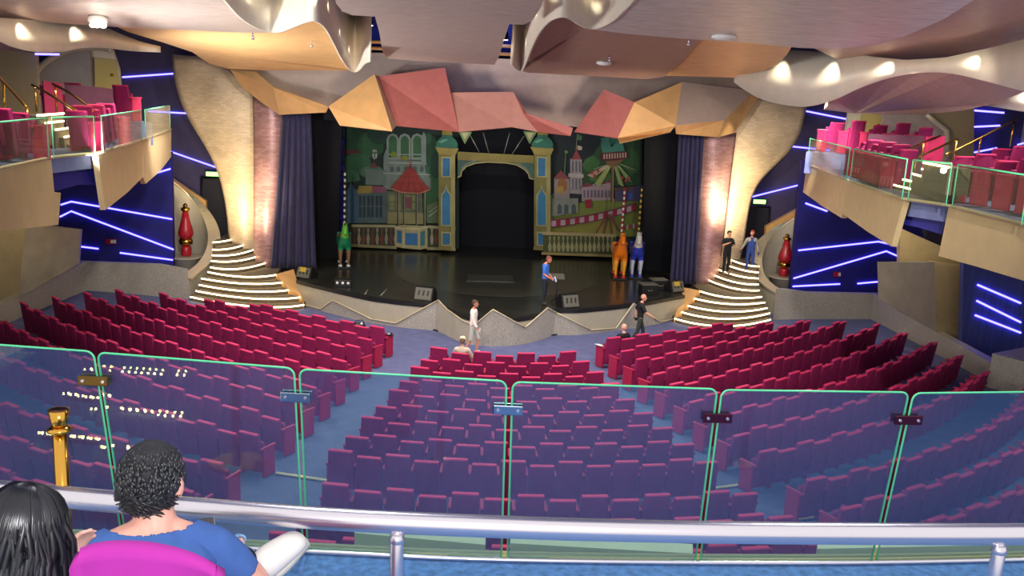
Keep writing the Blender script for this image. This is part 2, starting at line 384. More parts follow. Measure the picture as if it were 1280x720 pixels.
# ---- stairs with lit nosings
def arc3(a, m, b, n=14):
    """quadratic curve through a, m (near the middle), b"""
    t = .5; c = (m-a*(1-t)**2-b*t*t)/(2*t*(1-t))
    return [a*(1-u)**2+c*2*u*(1-u)+b*u*u for u in [i/n for i in range(n+1)]]
LST = [((238, 370), (318, 382), (380, 380)), ((245, 362.6), (316, 372), (376, 370.5)), ((249, 355), (309, 363), (361, 361.5)), ((252, 347), (306, 353.5), (353, 352)), ((260, 339), (305, 345), (345, 342.5)),
 ((263, 333), (298, 335), (334, 327)), ((264, 325), (294, 325.5), (323, 319)), ((265, 318), (292, 317.5), (317, 311)), ((265.5, 311), (289, 309.5), (309.5, 303)), ((266, 302), (283, 300), (299, 295.5))]
RST = [((843, 397), (903, 406.5), (963, 398.5)), ((852, 389), (907, 397.5), (962, 390.5)), ((860, 381), (910, 388.5), (959, 384)), ((868, 372), (912, 379), (956, 377)), ((875, 363), (913, 371), (952, 370)),
 ((881, 347), (915, 359), (949, 362)), ((893, 343), (920, 352), (948, 354.5)), ((898, 336), (923, 344), (948, 347)), ((910, 331), (930, 337), (948, 339.5)), ((914, 324), (932, 330), (949, 332))]
def stairs(side, ST, zs, backs):
    root = thing('curved_staircase', 'curved staircase with lit step edges %s of the stage' % side, 'staircase', onz(ST[0][1][0], ST[0][1][1], 0), 0, 'staircases beside the stage')
    for k, tri in enumerate(ST):
        z = zs[k]; a, m, b = [onz(x, y, z) for x, y in tri]
        A = arc3(a, m, b)
        mb = MB(); far = [V((p.x*.985+.015*backs[0].x, max(p.y+1.2, 36+k*.25), z)) for p in A]
        if k == len(ST)-1: far = [V((p.x, 41.0, z)) for p in A]
        g = [[V((p.x, p.y, 0)) for p in A], [p.copy() for p in A], far, [V((p.x, p.y, 0)) for p in far]]
        mb.grid(g+[g[0]])
        for e in (0, -1): mb.face([r[e] for r in g])
        s = mb.build('step', M['stair'], root)
        t = MB(); t.tube([p+V((0, -.02, -.03)) for p in A], .026, 6); t.build('lit_nosing', M['steplight'], s)
    return root
ZS = [.18*(k+1) for k in range(10)]
stL = stairs('left', LST, ZS, [V((-10, 40, 0))]); stR = stairs('right', RST, ZS, [V((9, 40, 0))])
# gold cheek plate on the stage side of each staircase
def cheek(ST, side, corner, foot, idx):
    a = [onz(foot[0], foot[1], .01)]+[onz(ST[k][idx][0], ST[k][idx][1], ZS[k]+.02) for k in range(5)]+[onz(*corner, STAGE_Z+.03)]
    b = [V((p.x, p.y, 0)) for p in a]
    mb = MB(); mb.face(a); n = len(a)
    for k in range(n): mb.face([a[k], a[(k+1) % n], b[(k+1) % n], b[k]])
    struct(mb.build('wall_stair_cheek_'+side, M['gold_and_warmlit']))
cheek(LST, 'left', (367, 336.5), (381, 381), 2); cheek(RST, 'right', (855, 359.5), (842, 398.5), 0)
# ---- curved parapets that sweep down beside the stairs
def parapet(side, pts, th, inner_sign, label):
    w = []
    for x, y, Y in pts:
        w.append(ony(x, y, Y))
    w = spline(w, 5)
    n = []
    for i, p in enumerate(w):
        t = w[min(i+1, len(w)-1)]-w[max(i-1, 0)]; t.z = 0; t.normalize(); n.append(V((t.y, -t.x, 0))*inner_sign)
    lo = [V((p.x, p.y, 0)) for p in w]
    root = tag_struct = None
    mb = MB(); inn = [p+a*th for p, a in zip(w, n)]; ilo = [V((p.x, p.y, 0)) for p in inn]
    g = [lo, w, inn, ilo]; mb.grid(g+[lo])
    for e in (0, -1): mb.face([r[e] for r in g])
    o = mb.build('stair_parapet', M['beige'], smooth=False); tag(o, label, 'parapet', 'stair parapets')
    c = MB(); out2 = [p-a*.05+up(.02) for p, a in zip(w, n)]; in2 = [p+a*(th+.05)+up(.02) for p, a in zip(w, n)]
    c.grid([out2, in2, [p+up(.07) for p in in2], [p+up(.07) for p in out2], out2]); c.build('coping', M['trim'], o)
    return w
parapet('left', [(215, 228, 38.6), (236, 246, 39.0), (252, 268, 38.9), (261, 292, 38.4), (260, 312, 37.6), (250, 330, 36.9), (236, 342, 36.2), (226, 350, 35.6)], .38, -1, 'curved beige stair parapet sweeping down beside the left staircase')
parapet('right', [(1001, 270, 38.0), (978, 284, 38.3), (959, 303, 38.2), (951, 325, 37.6), (954, 345, 36.9), (965, 358, 36.2), (978, 366, 35.6), (986, 372, 35.2)], .38, 1, 'curved beige stair parapet sweeping down beside the right staircase')
# wall behind each parapet, its warm light put into the gold colour, leading up to the balcony
wallpoly('wall_stair_left', [(213, 222), (257, 251), (258, 300), (213, 300)], 40.6, 'gold_and_warmlit')
wallpoly('wall_stair_right', [(958, 283), (1003, 258), (1003, 340), (955, 340)], 40.2, 'gold_and_warmlit')
wallpoly('wall_niche_left', [(208, 225), (214, 224), (260, 300), (258, 345), (214, 340)], 39.6, 'beige')
wallpoly('wall_niche_right', [(1003, 262), (1001, 372), (958, 366), (955, 330)], 39.2, 'beige')
# ledge in the niche and the red and gold ornament on it
def ornament(x, ytop, ybot, Y, side):
    b = ony(x, ybot, Y); t = ony(x, ytop, Y); H = t.z-b.z
    led = MB(); led.lathe(b-up(b.z), [(.55, 0), (.55, b.z-.08), (.62, b.z-.06), (.62, b.z)], 24)
    struct(led.build('trim_3' if side == 'left' else 'trim_4', M['beige']))
    r = thing('finial_ornament', 'red bottle-shaped ornament with gold bands in the niche behind the %s stair parapet' % side, 'ornament', b, 0, 'red ornaments in the stair niches')
    k = MB(); k.lathe((0, 0, 0), [(.16, 0), (.2, .02*H), (.2, .16*H), (.14, .2*H)], 20); local('foot', k, M['red'], r)
    k = MB(); k.lathe((0, 0, 0), [(.12, .2*H), (.26, .24*H), (.28, .3*H), (.22, .34*H)], 20); local('lower_band', k, M['brass'], r)
    k = MB(); k.lathe((0, 0, 0), [(.22, .34*H), (.3, .42*H), (.27, .52*H), (.17, .68*H), (.11, .84*H)], 20); local('body', k, M['red'], r)
    k = MB(); k.lathe((0, 0, 0), [(.11, .84*H), (.17, .87*H), (.17, .91*H), (.08, .93*H), (.1, .97*H), (.02, H)], 20); local('crown', k, M['brass'], r)
ornament(233, 254, 320, 37.9, 'left'); ornament(979, 292, 345, 37.3, 'right')

# ---- metal panels under the balconies
def panel(name, px, Y, m, label, cat='wall panel', group=None, th=.12, cx=0, tilt=0):
    mb = MB(); mb.slab([ony(x, y, Y+(tilt*(x-px[0][0]))) for x, y in px], (0, th, 0)); o = mb.build(name, M[m])
    return tag(o, label, cat, group)
G2 = 'metal panels under the balconies'
panel('metal_panel', [(32, 284), (58, 282), (101, 287), (98, 330), (60, 352), (24, 372), (27, 330)], 31, 'silver', 'dark brushed silver panel under the left balcony by the low wall', 'metal panel', G2, .15, tilt=.04)
panel('metal_panel', [(1099, 328), (1168, 328), (1170, 415), (1130, 392), (1100, 374)], 31, 'silver', 'dark brushed silver panel under the right balcony behind the low wall', 'metal panel', G2, .15, tilt=-.03)
wallpoly('wall_under_left', [(-160, 280), (36, 284), (30, 330), (26, 376), (0, 388), (-160, 450)], 31.5, 'gold')
wallpoly('wall_under_right', [(1125, 285), (1226, 330), (1218, 430), (1216, 440), (1160, 412), (1125, 330)], 31.3, 'gold')
panel('pillar_panel', [(1168, 328), (1207, 333), (1204, 433), (1169, 412)], 30.4, 'gold', 'curved gold pillar panel right of the dark silver panel', 'pillar panel', None, .5)
for (px, Y, l) in (([(1042, 340), (1051, 340), (1051, 346), (1042, 346)], YR-.1, 'small red and white notice on the right blue wall'), ([(132, 299), (145, 299), (145, 305), (132, 305)], YL-.1, 'small red and white notice on the left blue wall')):
    mb = MB(); mb.slab([ony(x, y, Y) for x, y in px], (0, .03, 0)); o = tag(mb.build('wall_notice', M['red']), l, 'notice', 'small wall notices')
    mb = MB(); x0 = px[0][0]; mb.slab([ony(x, y, Y-.01) for x, y in [(x0+6, px[0][1]+1), (px[1][0], px[0][1]+1), (px[1][0], px[2][1]-1), (x0+6, px[2][1]-1)]], (0, .02, 0)); mb.build('white_half', M['white'], o)

# ---- golden sails and copper columns either side of the stage
def curved_panel(name, pxL, pxR, Y, bow, m, label, cat, n=24, group=None, th=.12):
    """sheet between a left outline and a right outline, bowed towards the audience"""
    L_ = spl2(pxL, 8); R_ = spl2(pxR, 8)
    def samp(c, t):
        k = t*(len(c)-1); i = min(int(k), len(c)-2); f = k-i
        return (c[i][0]+(c[i+1][0]-c[i][0])*f, c[i][1]+(c[i+1][1]-c[i][1])*f)
    rows = []
    for i in range(n+1):
        a, b = samp(L_, i/n), samp(R_, i/n); r = []
        for j in range(13):
            u = j/12; r.append(ony(a[0]+(b[0]-a[0])*u, a[1]+(b[1]-a[1])*u, Y-bow*math.sin(math.pi*u)))
        rows.append(r)
    mb = MB(); mb.grid(rows); o = mb.build(name, M[m], smooth=True)
    s = o.modifiers.new('solid', 'SOLIDIFY'); s.thickness = th; s.offset = -1
    return tag(o, label, cat, group)
curved_panel('gold_sail', [(217, 68), (219, 95), (227, 125), (240, 153), (258, 182), (272, 210), (281, 240), (286, 272), (288, 300)], [(262, 72), (288, 88), (312, 108), (321, 130), (321, 170), (320, 210), (320, 250), (320, 290), (322, 334)], 38.4, .18, 'sail', 'tall flared gold sail panel left of the stage', 'sail panel', group='gold sails')
curved_panel('gold_sail', [(945, 118), (930, 140), (915, 165), (911, 195), (906, 230), (901, 262), (897, 292), (893, 318), (888, 350)], [(1007, 130), (999, 165), (986, 187), (965, 208), (948, 226), (938, 246), (933, 268), (928, 300), (922, 330)], 38.0, .18, 'sail', 'tall flared gold sail panel right of the stage', 'sail panel', group='gold sails')
curved_panel('copper_column', [(319, 118), (320, 200), (320, 270), (320, 334)], [(357, 138), (356, 200), (352, 270), (346, 334)], 37.6, .35, 'column', 'copper tiled column between the left curtain and the left gold sail', 'column', group='copper columns')
curved_panel('copper_column', [(874, 168), (876, 220), (874, 290), (866, 358)], [(918, 166), (911, 220), (903, 290), (893, 354)], 37.2, .35, 'column', 'copper tiled column between the right curtain and the right gold sail', 'column', group='copper columns')

# ---- faceted canopy over the stage
CV = dict(a=(288, 86, 36.5), b=(320, 89, 36), c=(342, 109, 35.4), d=(411, 133, 34.6), e=(408, 140, 35), f=(350, 143, 36), g=(328, 128, 36.4), h=(303, 108, 36.7),
 i=(468, 93, 34.6), j=(490, 164, 33.6), k=(425, 157, 34.4), l=(472, 96, 34.9), m=(495, 157, 34.1), n=(556, 85, 35), o=(574, 165, 34.4), p=(563, 116, 34.9), q=(642, 115, 34.8), r=(672, 165, 34.2), s=(640, 159, 34.5), t=(655, 142, 34.4), u=(716, 160, 34.3), v=(713, 170, 34.3),
 w=(755, 112, 34.8), x=(793, 128, 34.2), y=(772, 173, 34.2), z=(718, 165, 34.6), A=(852, 103, 34.9), B=(844, 157, 34.3), C=(838, 165, 34.5), D=(775, 179, 33.7), E=(942, 113, 35.8), F=(905, 150, 35), G=(897, 171, 35.2), H=(845, 167, 34.8), I=(950, 118, 36), J=(917, 166, 35.6),
 T1=(322, 70, 36), T2=(465, 72, 35.6), T3=(640, 74, 35.6), T4=(735, 82, 35.6), T5=(840, 92, 35.6), T6=(950, 100, 36))
FC = [('abcdefgh', 3), ('dike', 3), ('dikj', None), ('ijml', 3), ('lnom', 1), ('npo', 2), ('pqrso', 2), ('qtuvr', 1), ('wxyz', 1), ('xABCDy', 3), ('AEFB', 0), ('EIJGF', 3), ('FGHB', 3)]
mb = MB(); cvw = {k: ony(*v) for k, v in CV.items()}
bv = {}
def cf(keys, mi):
    vs_ = []
    for k in keys:
        if k not in bv: bv[k] = mb.bm.verts.new(cvw[k])
        vs_.append(bv[k])
    f = mb.bm.faces.new(vs_); f.material_index = mi
    return f
for keys, mi in [(['a', 'b', 'c', 'h'], 3), (['c', 'd', 'e', 'f'], 3), (['c', 'f', 'g', 'h'], 3), (['d', 'i', 'j', 'k'], 3), (['i', 'l', 'm', 'j'], 4), (['l', 'n', 'o', 'm'], 1), (['n', 'p', 'o'], 2), (['p', 'q', 's', 'o'], 2), (['q', 'r', 's'], 2), (['q', 't', 'r'], 1), (['t', 'u', 'v', 'r'], 1),
 (['w', 'x', 'y', 'z'], 1), (['x', 'A', 'B', 'y'], 3), (['B', 'C', 'D', 'y'], 3), (['A', 'E', 'F', 'B'], 0), (['E', 'I', 'J', 'F'], 3), (['F', 'J', 'G'], 3), (['F', 'G', 'H', 'B'], 3),
]:
    try: cf(keys, mi)
    except ValueError: pass
mb.face([ony(x, y, 36.7) for x, y in [(318, 66), (500, 66), (955, 92), (944, 117), (928, 140), (905, 156), (845, 160), (775, 164), (715, 158), (650, 156), (570, 152), (500, 140), (440, 148), (408, 134), (340, 112), (296, 92)]], 0)
o = mb.build('faceted_canopy', [M['mauve'], M['red_facet'], M['pink_facet'], M['gold_and_warmlit'], M['trim']])
s = o.modifiers.new('solid', 'SOLIDIFY'); s.thickness = .06; s.offset = 0
tag(o, 'angular canopy of gold, red and mauve facets above the stage opening', 'canopy')

# ---- suspended ceiling clouds
def cpl(x, y, dz=0.0, slope=.1, z0=8.65, y0=30.0):
    """ceiling plane that falls gently towards the stage"""
    n = V((0, slope, 1)).normalized(); return onp(x, y, V((0, y0, z0+dz)), n)
def cloud(name, px, m, label, dz=0, th=.22, slope=.1, z0=8.65, y0=30.0):
    mb = MB(); pts = [cpl(x, y, dz, slope, z0, y0) for x, y in px]; mb.slab(pts, (0, 0, th)); o = mb.build(name, M[m])
    return tag(o, label, 'ceiling panel')
LB = spl2([(275, -6), (300, 22), (325, 37), (347, 41), (368, 34), (385, 27.5), (396, 27.5), (406, 35), (414, 48), (422, 64), (431, 80), (441, 90), (449, 88), (456, 80), (463, 77)], 4)
RB = spl2([(639, 80), (645, 86), (652, 89), (658, 78), (665, 60), (674, 42), (686, 28), (700, 22), (712, 24), (722, 30), (735, 36), (750, 35), (766, 27), (778, 16), (790, 4), (798, -8)], 4)
LBa = [p for p in LB if p[0] <= 347]; LBb = [p for p in LB if p[0] >= 347 and p[0] <= 449]
cloud('ceiling_cloud', [(-260, -90), (200, -90)]+LBa+[(300, 41), (240, 38), (170, 35), (130, 33), (60, 28), (0, 24), (-260, 10)], 'soffit', 'broad mauve foil ceiling panel at upper left')
cloud('ceiling_cloud', [(130, 26), (240, 28), (335, 34)]+LBb+[(415, 88), (330, 88), (285, 86), (262, 80), (240, 65), (200, 52), (160, 40)], 'gold_and_warmlit', 'ceiling panel coloured gold for warm light behind the wavy ribbon left of the centre', .32)  # same foil as its neighbours; warm light is put into the colour
RBa = [p for p in RB if p[0] >= 735][::-1]; RBb = [p for p in RB if 645 <= p[0] <= 735]
cloud('ceiling_cloud', RBa+[(780, 42), (850, 48), (940, 54), (1000, 60), (1045, 61), (1090, 57), (1130, 46), (1180, 24), (1230, -8), (1290, -60), (840, -90)], 'soffit_silver', 'large rippled silver ceiling panel at upper right')
cloud('ceiling_cloud', RBb+[(780, 36), (880, 46), (870, 56), (852, 76), (830, 96), (808, 99), (740, 95), (660, 91)], 'soffit_brown', 'mauve brown ceiling panel with a disc lamp right of the centre', .32)
cloud('ceiling_cloud', [(868, 46), (940, 48), (990, 58), (984, 68), (972, 80), (955, 88), (918, 97), (880, 96), (828, 94.5), (850, 76)], 'gold_and_warmlit', 'ceiling panel coloured gold for warm light above the right end of the canopy', .36)  # warm light on this panel is painted as a gold base colour
cloud('ceiling_cloud', [(1000, 52), (1090, 50), (1170, 22), (1225, -12), (1500, -80), (1500, 0), (1290, 52), (1210, 68), (1130, 80), (1050, 76)], 'soffit_brown', 'brown foil ceiling panel at the far upper right', .5)
cloud('ceiling_cloud', [(412, -30), (420, 4), (428, 14), (440, 19), (520, 24), (600, 29), (655, 31), (666, 25), (676, 10), (690, -30)], 'soffit', 'near mauve ceiling panel between the two wavy ribbons', -.02, .3)
cloud('ceiling_cloud', [(468, 18), (474, 40), (478, 64), (484, 73), (520, 76), (618, 81), (624, 70), (630, 50), (640, 20)], 'soffit', 'smaller mauve ceiling panel behind the near one between the ribbons', .42, .12)
# wavy ribbons
def ribbon(px, hgt, label, dz=-.04, slope=.1, z0=8.65, y0=30.0, tops=None, Ys=None):
    lo = [cpl(x, y, dz, slope, z0, y0) for x, y in px] if Ys is None else [ony(x, y, Y) for (x, y), Y in zip(px, Ys)]
    if tops is None: hi = [p+up(hgt) for p in lo]
    else: hi = [V((p.x, p.y, zat(p.x, p.y, t))) for p, t in zip(lo, tops)]
    mb = MB(); mb.grid([lo, hi]); o = mb.build('ceiling_ribbon', M['ribbon'], smooth=True)
    s = o.modifiers.new('solid', 'SOLIDIFY'); s.thickness = .05; s.offset = 0
    return tag(o, label, 'ceiling ribbon', 'wavy metal ceiling ribbons'), lo, hi
_, rl1, rh1 = ribbon(LB, 2.6, 'wavy bright metal ribbon hanging from the ceiling left of the centre')
_, rl2, rh2 = ribbon(RB, 2.6, 'wavy bright metal ribbon hanging from the ceiling right of the centre')
def interp(tab, x):
    for (a, b), (c, d) in zip(tab, tab[1:]):
        if a <= x <= c: return b+(d-b)*(x-a)/(c-a)
    return tab[0][1] if x < tab[0][0] else tab[-1][1]
OB = spl2([(918, 103), (935, 115), (955, 125), (985, 132), (1010, 133), (1042, 125), (1075, 110), (1110, 98), (1150, 91), (1190, 92), (1235, 102), (1290, 116), (1400, 135)], 5)
OT = [(918, 97), (938, 82), (955, 66), (970, 62), (1040, 66), (1130, 75), (1180, 72), (1240, 58), (1290, 44), (1400, 10)]
oY = [29-(x-918)*12.5/480 for x, y in OB]
_, rl3, rh3 = ribbon(OB, 0, 'broad wavy metal ribbon above the right balcony', tops=[interp(OT, x) for x, y in OB], Ys=oY)
OB2 = spl2([(-120, 0), (-50, 28), (0, 52), (20, 60), (45, 65), (75, 65), (100, 60.5), (130, 60), (165, 64), (200, 65.5)], 5)
OT2 = [(-120, -60), (-50, -5), (0, 22), (30, 24), (60, 27), (100, 29), (130, 33), (150, 42), (175, 52), (200, 58)]
oY2 = [18+(x+120)*10/320 for x, y in OB2]
_, rl4, rh4 = ribbon(OB2, 0, 'wavy metal ribbon above the left balcony', tops=[interp(OT2, x) for x, y in OB2], Ys=oY2)
OB3 = spl2([(1222, 131), (1245, 134), (1290, 141), (1340, 146)], 4)
_, rl5, rh5 = ribbon(OB3, 0, 'short metal ribbon at the far right end over the right balcony', tops=[interp([(1222, 130), (1250, 117), (1290, 110), (1340, 100)], x) for x, y in OB3], Ys=[26, 25.7, 25.4, 25, 24.6, 24.3, 24, 23.7, 23.4, 23, 22.6, 22.3, 22][:len(OB3)])
# lens-shaped soffit under the right ribbon, tilted
mb = MB(); n_ = V((0, .13, 1)).normalized(); q_ = V((0, 28, 8.35))
LENS = [(1030, 137), (1042, 124), (1075, 109), (1110, 97), (1150, 90), (1190, 91), (1235, 101), (1282, 114), (1240, 130), (1205, 138), (1170, 141.5), (1120, 143.5), (1070, 142)]
mb.slab([ony(x, y, 29-(x-918)*12.5/480+(0.3 if i in range(1, 8) else 3.0)) for i, (x, y) in enumerate(LENS)], (0, 0, .15)); o = mb.build('ceiling_cloud', M['soffit_brown']); tag(o, 'lens-shaped brown ceiling panel under the right ribbon', 'ceiling panel')
mb = MB(); mb.slab([ony(x, y, Y) for x, y, Y in [(-100, 30, 19), (0, 50, 22.2), (45, 63, 23.6), (40, 66, 26), (0, 63, 25), (-100, 55, 22)]], (0, 0, .15)); o = mb.build('ceiling_cloud', M['soffit_brown']); tag(o, 'brown ceiling panel tucked under the left ribbon', 'ceiling panel')
# ceiling fittings
def disc_lamp(x, y, label, r, m='white', dz=0):
    c = cpl(x, y, dz)-up(.02); t = thing('ceiling_lamp', label, 'ceiling lamp', c, 0, 'round ceiling lamps')
    k = MB(); k.lathe((0, 0, 0), [(r*.75, -.05), (r, -.03), (r, .04)], 20); local('housing', k, M['white'], t)
    k = MB(); k.lathe((0, 0, 0), [(r*.7, -.065), (r*.72, -.045)], 20); local('diffuser', k, M[m], t)
disc_lamp(905, 45, 'round white ceiling lamp near the edge of the silver panel', .26)
disc_lamp(755, 78, 'round white ceiling lamp on the mauve brown panel', .22, dz=.3)
c = cpl(122, 20); t = thing('ceiling_projector', 'bright lit white lamp cluster hanging under the upper left ceiling panel', 'lamp', c-up(.14))
k = MB(); k.lathe((0, 0, 0), [(.16, -.05), (.21, .02), (.21, .1), (.12, .16)], 16); local('housing', k, M['white'], t)
for a in range(6):
    k = MB(); k.ball((.13*math.cos(a*1.047), .13*math.sin(a*1.047), -.06), .055, n=10); local('lamp', k, M['lampw'], t)
k = MB(); k.tube([(0, 0, .1), (0, 0, .3)], .03); local('bracket', k, M['white'], t)
for i, (x, y, dz, l) in enumerate([(316, 41.5, .0, 'tiny sprinkler head where the left silver panel meets the gold-lit one'), (390, 52, .3, 'tiny sprinkler head on the gold-lit ceiling panel inside the ribbon curve'), (861, 49, .0, 'tiny sprinkler head at the edge of the silver ceiling panel'), (762, 70, .3, 'tiny sprinkler head beside the disc lamp on the brown panel')]):
    c = cpl(x, y, dz); k = MB(); k.tube([c+up(.02), c-up(.10)], .02, 6); k.ball(c-up(.11), .045, n=8); tag(k.build('sprinkler_head', M['chrome']), l, 'sprinkler', 'ceiling sprinklers')
mb = MB(); mb.slab([ony(370, 10, 38.6), ony(940, 30, 38.6), ony(940, 118, 38.6), ony(370, 100, 38.6)], (0, .1, 0)); struct(mb.build('wall_header', M['void']))
# lighting truss seen between the ribbons
for j, (pts, l) in enumerate((([(462, 52), (640, 58)], 'upper yellow lighting bar behind the ceiling panels'), ([(462, 60), (642, 68)], 'lower yellow lighting bar behind the ceiling panels'))):
    mb = MB(); mb.tube([ony(x, y, 33.5) for x, y in pts], .06, 8, 0); tag(mb.build('lighting_bar', M['gold_and_warmlit']), l, 'lighting bar', 'lighting bars above the stage')
for j, (x, y, l) in enumerate(((463, 27, 'small lit spotlight by the left ribbon end'), (632, 45, 'small lit spotlight by the right ribbon end'))):
    c = ony(x, y, 31); t = thing('stage_spotlight', l, 'spotlight', c, 0, 'small spotlights between the ribbons')
    k = MB(); k.lathe((0, 0, -.12), [(.09, 0), (.1, .1), (.07, .26)], 14); local('housing', k, M['rubber'], t)
    k = MB(); k.lathe((0, 0, -.135), [(.075, 0), (.08, .02)], 14); local('lens', k, M['lampw'], t)
# ================================================================== SEATS
def seat_parts(H, end=0):
    """list of (name, MB, material key); +y is forward; end: -1/0/1 extra arm side"""
    out = []
    b = MB(); rec = .10
    # reclined, softly curved back with rounded top
    rows = []
    for t in [0, .06, .25, .5, .75, .92, .98, 1]:
        z = .14+(H-.14)*t; y = -.20-rec*t; wv = .262-(.012 if t > .9 else 0)-(.02 if t == 1 else 0); d = .085-(.03 if t == 1 else 0)
        rows.append([(-wv, y, z), (-wv*.5, y-.02, z), (wv*.5, y-.02, z), (wv, y, z), (wv-.01, y+d, z), (wv*.5, y+d-.015, z), (-wv*.5, y+d-.015, z), (-wv+.01, y+d, z)])
    g = b.grid(rows, close=True); b.bm.faces.new(g[0]); b.bm.faces.new(g[-1][::-1])
    out.append(('backrest', b, 'seat'))
    p = MB(); p.box((0, -.20-rec-.005+.03, H+.002), (.49, .10, .035), bev=.012); out.append(('lit_top_strip', p, 'seat_top_lit'))  # thin strip in lighter crimson, painting the light on the top edge
    c = MB(); c.box((0, -.06, .56), (.47, .10, .42), rx=.12, bev=.03); out.append(('seat_cushion', c, 'seat'))
    for sx in ([-1] if end == 0 else [-1, 1]):
        a = MB(); x = sx*.29
        a.box((x, -.02, .66), (.066, .46, .05), bev=.015); a.box((x, .0, .33), (.056, .36, .62), bev=.008)
        out.append(('armrest', a, 'seat_side'))
    return out
PROTO = {}
for tall in (0, 1):
    for end in (0, 1):
        lst = []
        for nm, mb, mk in seat_parts(.98 if tall else .89, end):
            bmesh.ops.recalc_face_normals(mb.bm, faces=mb.bm.faces)
            me = bpy.data.meshes.new(nm); mb.bm.to_mesh(me); mb.bm.free(); me.materials.append(M[mk]); lst.append((nm, me))
        PROTO[(tall, end)] = lst
SPROTO = {}
def seat_proto(key):
    """one finished seat with parts, linked at its first place"""
    r = bpy.data.objects.new('theatre_seat', None); COL.objects.link(r); r.empty_display_size = .2
    kids = {}
    for nm, me in PROTO[key]:
        o = bpy.data.objects.new(nm, me); COL.objects.link(o)
        o.parent = kids['backrest'] if nm == 'lit_top_strip' else r
        kids[nm] = o
    return r
def copy_tree(o, parent=None):
    c = o.copy(); COL.objects.link(c)
    if parent is not None: c.parent = parent
    for ch in list(o.children): copy_tree(ch, c)
    return c
def place_seat(key, loc, rz, label, group, cat='theatre seat'):
    if key not in SPROTO: SPROTO[key] = o = seat_proto(key)
    else: o = copy_tree(SPROTO[key])
    o.location = loc; o.rotation_euler = (0, 0, rz); return tag(o, label, cat, group)
def row(inner, outer, sag, pitch=.585):
    """seat places along a gently curved row, from the inner end outwards; sag > 0 bends the middle away from the stage"""
    a, b = V((*inner, 0)), V((*outer, 0)); ch = b-a; L = ch.length; nrm = V((ch.y, -ch.x, 0)).normalized()
    if nrm.y > 0: nrm = -nrm
    n = max(2, round(L/pitch)); pts = []
    for i in range(n):
        t = (i+.5)/n; p = a.lerp(b, t)+nrm*(4*sag*t*(1-t)); tg = ch+nrm*(4*sag*(1-2*t)); 
        if tg.x < 0: tg = -tg
        pts.append((p, math.atan2(tg.y, tg.x)))
    return pts
ALL = []   # (distance, row name, index, count, loc, rz, key, block)
RO = [(7.9, 30.2), (9.4, 30.5), (10.9, 31.0), (12.2, 31.05), (13.15, 30.5), (13.76, 29.65), (14.2, 28.5), (14.2, 26.95), (14.0, 25.2)]
LO = [(-8.2, 30.8), (-9.8, 31.3), (-11.4, 31.7), (-12.95, 31.95), (-13.8, 31.4), (-14.5, 30.6), (-15.1, 29.7), (-15.3, 28.1), (-15.4, 26.3)]
for k in range(9):
    yc = 25.75-.985*k; wl, wr = -(2.15+.236*k), 2.0+.245*k
    for blk, pts in (('centre', [(p, r) for p, r in row((wl, yc+.1), (wr, yc+.1), .42)]),
                     ('right', row((3.05+.22*k, 27.35-1.135*k), RO[k], .10+.055*k)), ('left', row((-3.5-.24*k, 27.8-1.15*k), LO[k], .10+.055*k))):
        for i, (p, r) in enumerate(pts): ALL.append((blk, k, i, len(pts), p, r))
for j in range(4):
    for i, (p, r) in enumerate(row((-3.95-.3*j, 16.35-.98*j), (4.3+.35*j, 16.45-.98*j), .45)): ALL.append(('rear centre', j, i, 0, p, r))
for j in range(5):
    q = row((5.3+.25*j, 16.85-1.1*j), (15.2+.1*j, 24.4-1.2*j), .8)
    for i, (p, r) in enumerate(q): ALL.append(('rear right', j, i, 0, p, r))
    q = row((-5.8-.25*j, 17.1-1.1*j), (-16.3-.1*j, 25.1-1.2*j), .8)
    for i, (p, r) in enumerate(q): ALL.append(('rear left', j, i, 0, p, r))
vis = []
cnt = {}
for blk, k, i, n, p, r in ALL: cnt[(blk, k)] = cnt.get((blk, k), 0)+1
for blk, k, i, n, p, r in ALL:
    x, y = pj(p+up(.95)); 
    if -25 < x < 1305 and y < 688: vis.append(((p+up(.9)-CAM).length, blk, k, i, cnt[(blk, k)], p, r))
vis.sort(key=lambda t: t[0])
NEAR, FAR = vis[:300], vis[300:]
for d, blk, k, i, n, p, r in NEAR:
    tall = 1 if (i+k) % 2 == 0 else 0; e = 1 if i in (0, n-1) else 0
    side = 'from its left end' if 'centre' in blk else 'from the aisle'
    place_seat((tall, e), p, r, 'crimson theatre seat, %s block, %s row from the stage, %s %s' % (blk, ORD[k], ORD[i], side), 'crimson seats of the %s block' % blk)
big = bmesh.new()
for d, blk, k, i, n, p, r in FAR:
    tall = 1 if (i+k) % 2 == 0 else 0; e = 1 if i in (0, n-1) else 0
    mt = Matrix.Translation(p) @ Matrix.Rotation(r, 4, 'Z')
    for nm, me in PROTO[(tall, e)]:
        mi = {'backrest': 0, 'seat_cushion': 0, 'lit_top_strip': 1, 'armrest': 2}[nm]
        base = [big.verts.new(mt @ v.co) for v in me.vertices]
        for pl in me.polygons:
            f = big.faces.new([base[q] for q in pl.vertices]); f.material_index = mi
me = bpy.data.meshes.new('distant_theatre_seats'); big.to_mesh(me); big.free()
for k in ('seat', 'seat_top_lit', 'seat_side'): me.materials.append(M[k])
o = bpy.data.objects.new('distant_theatre_seats', me); COL.objects.link(o)
tag(o, 'far crimson theatre seats of the side blocks nearest the stage', 'theatre seats', None, 'stuff')
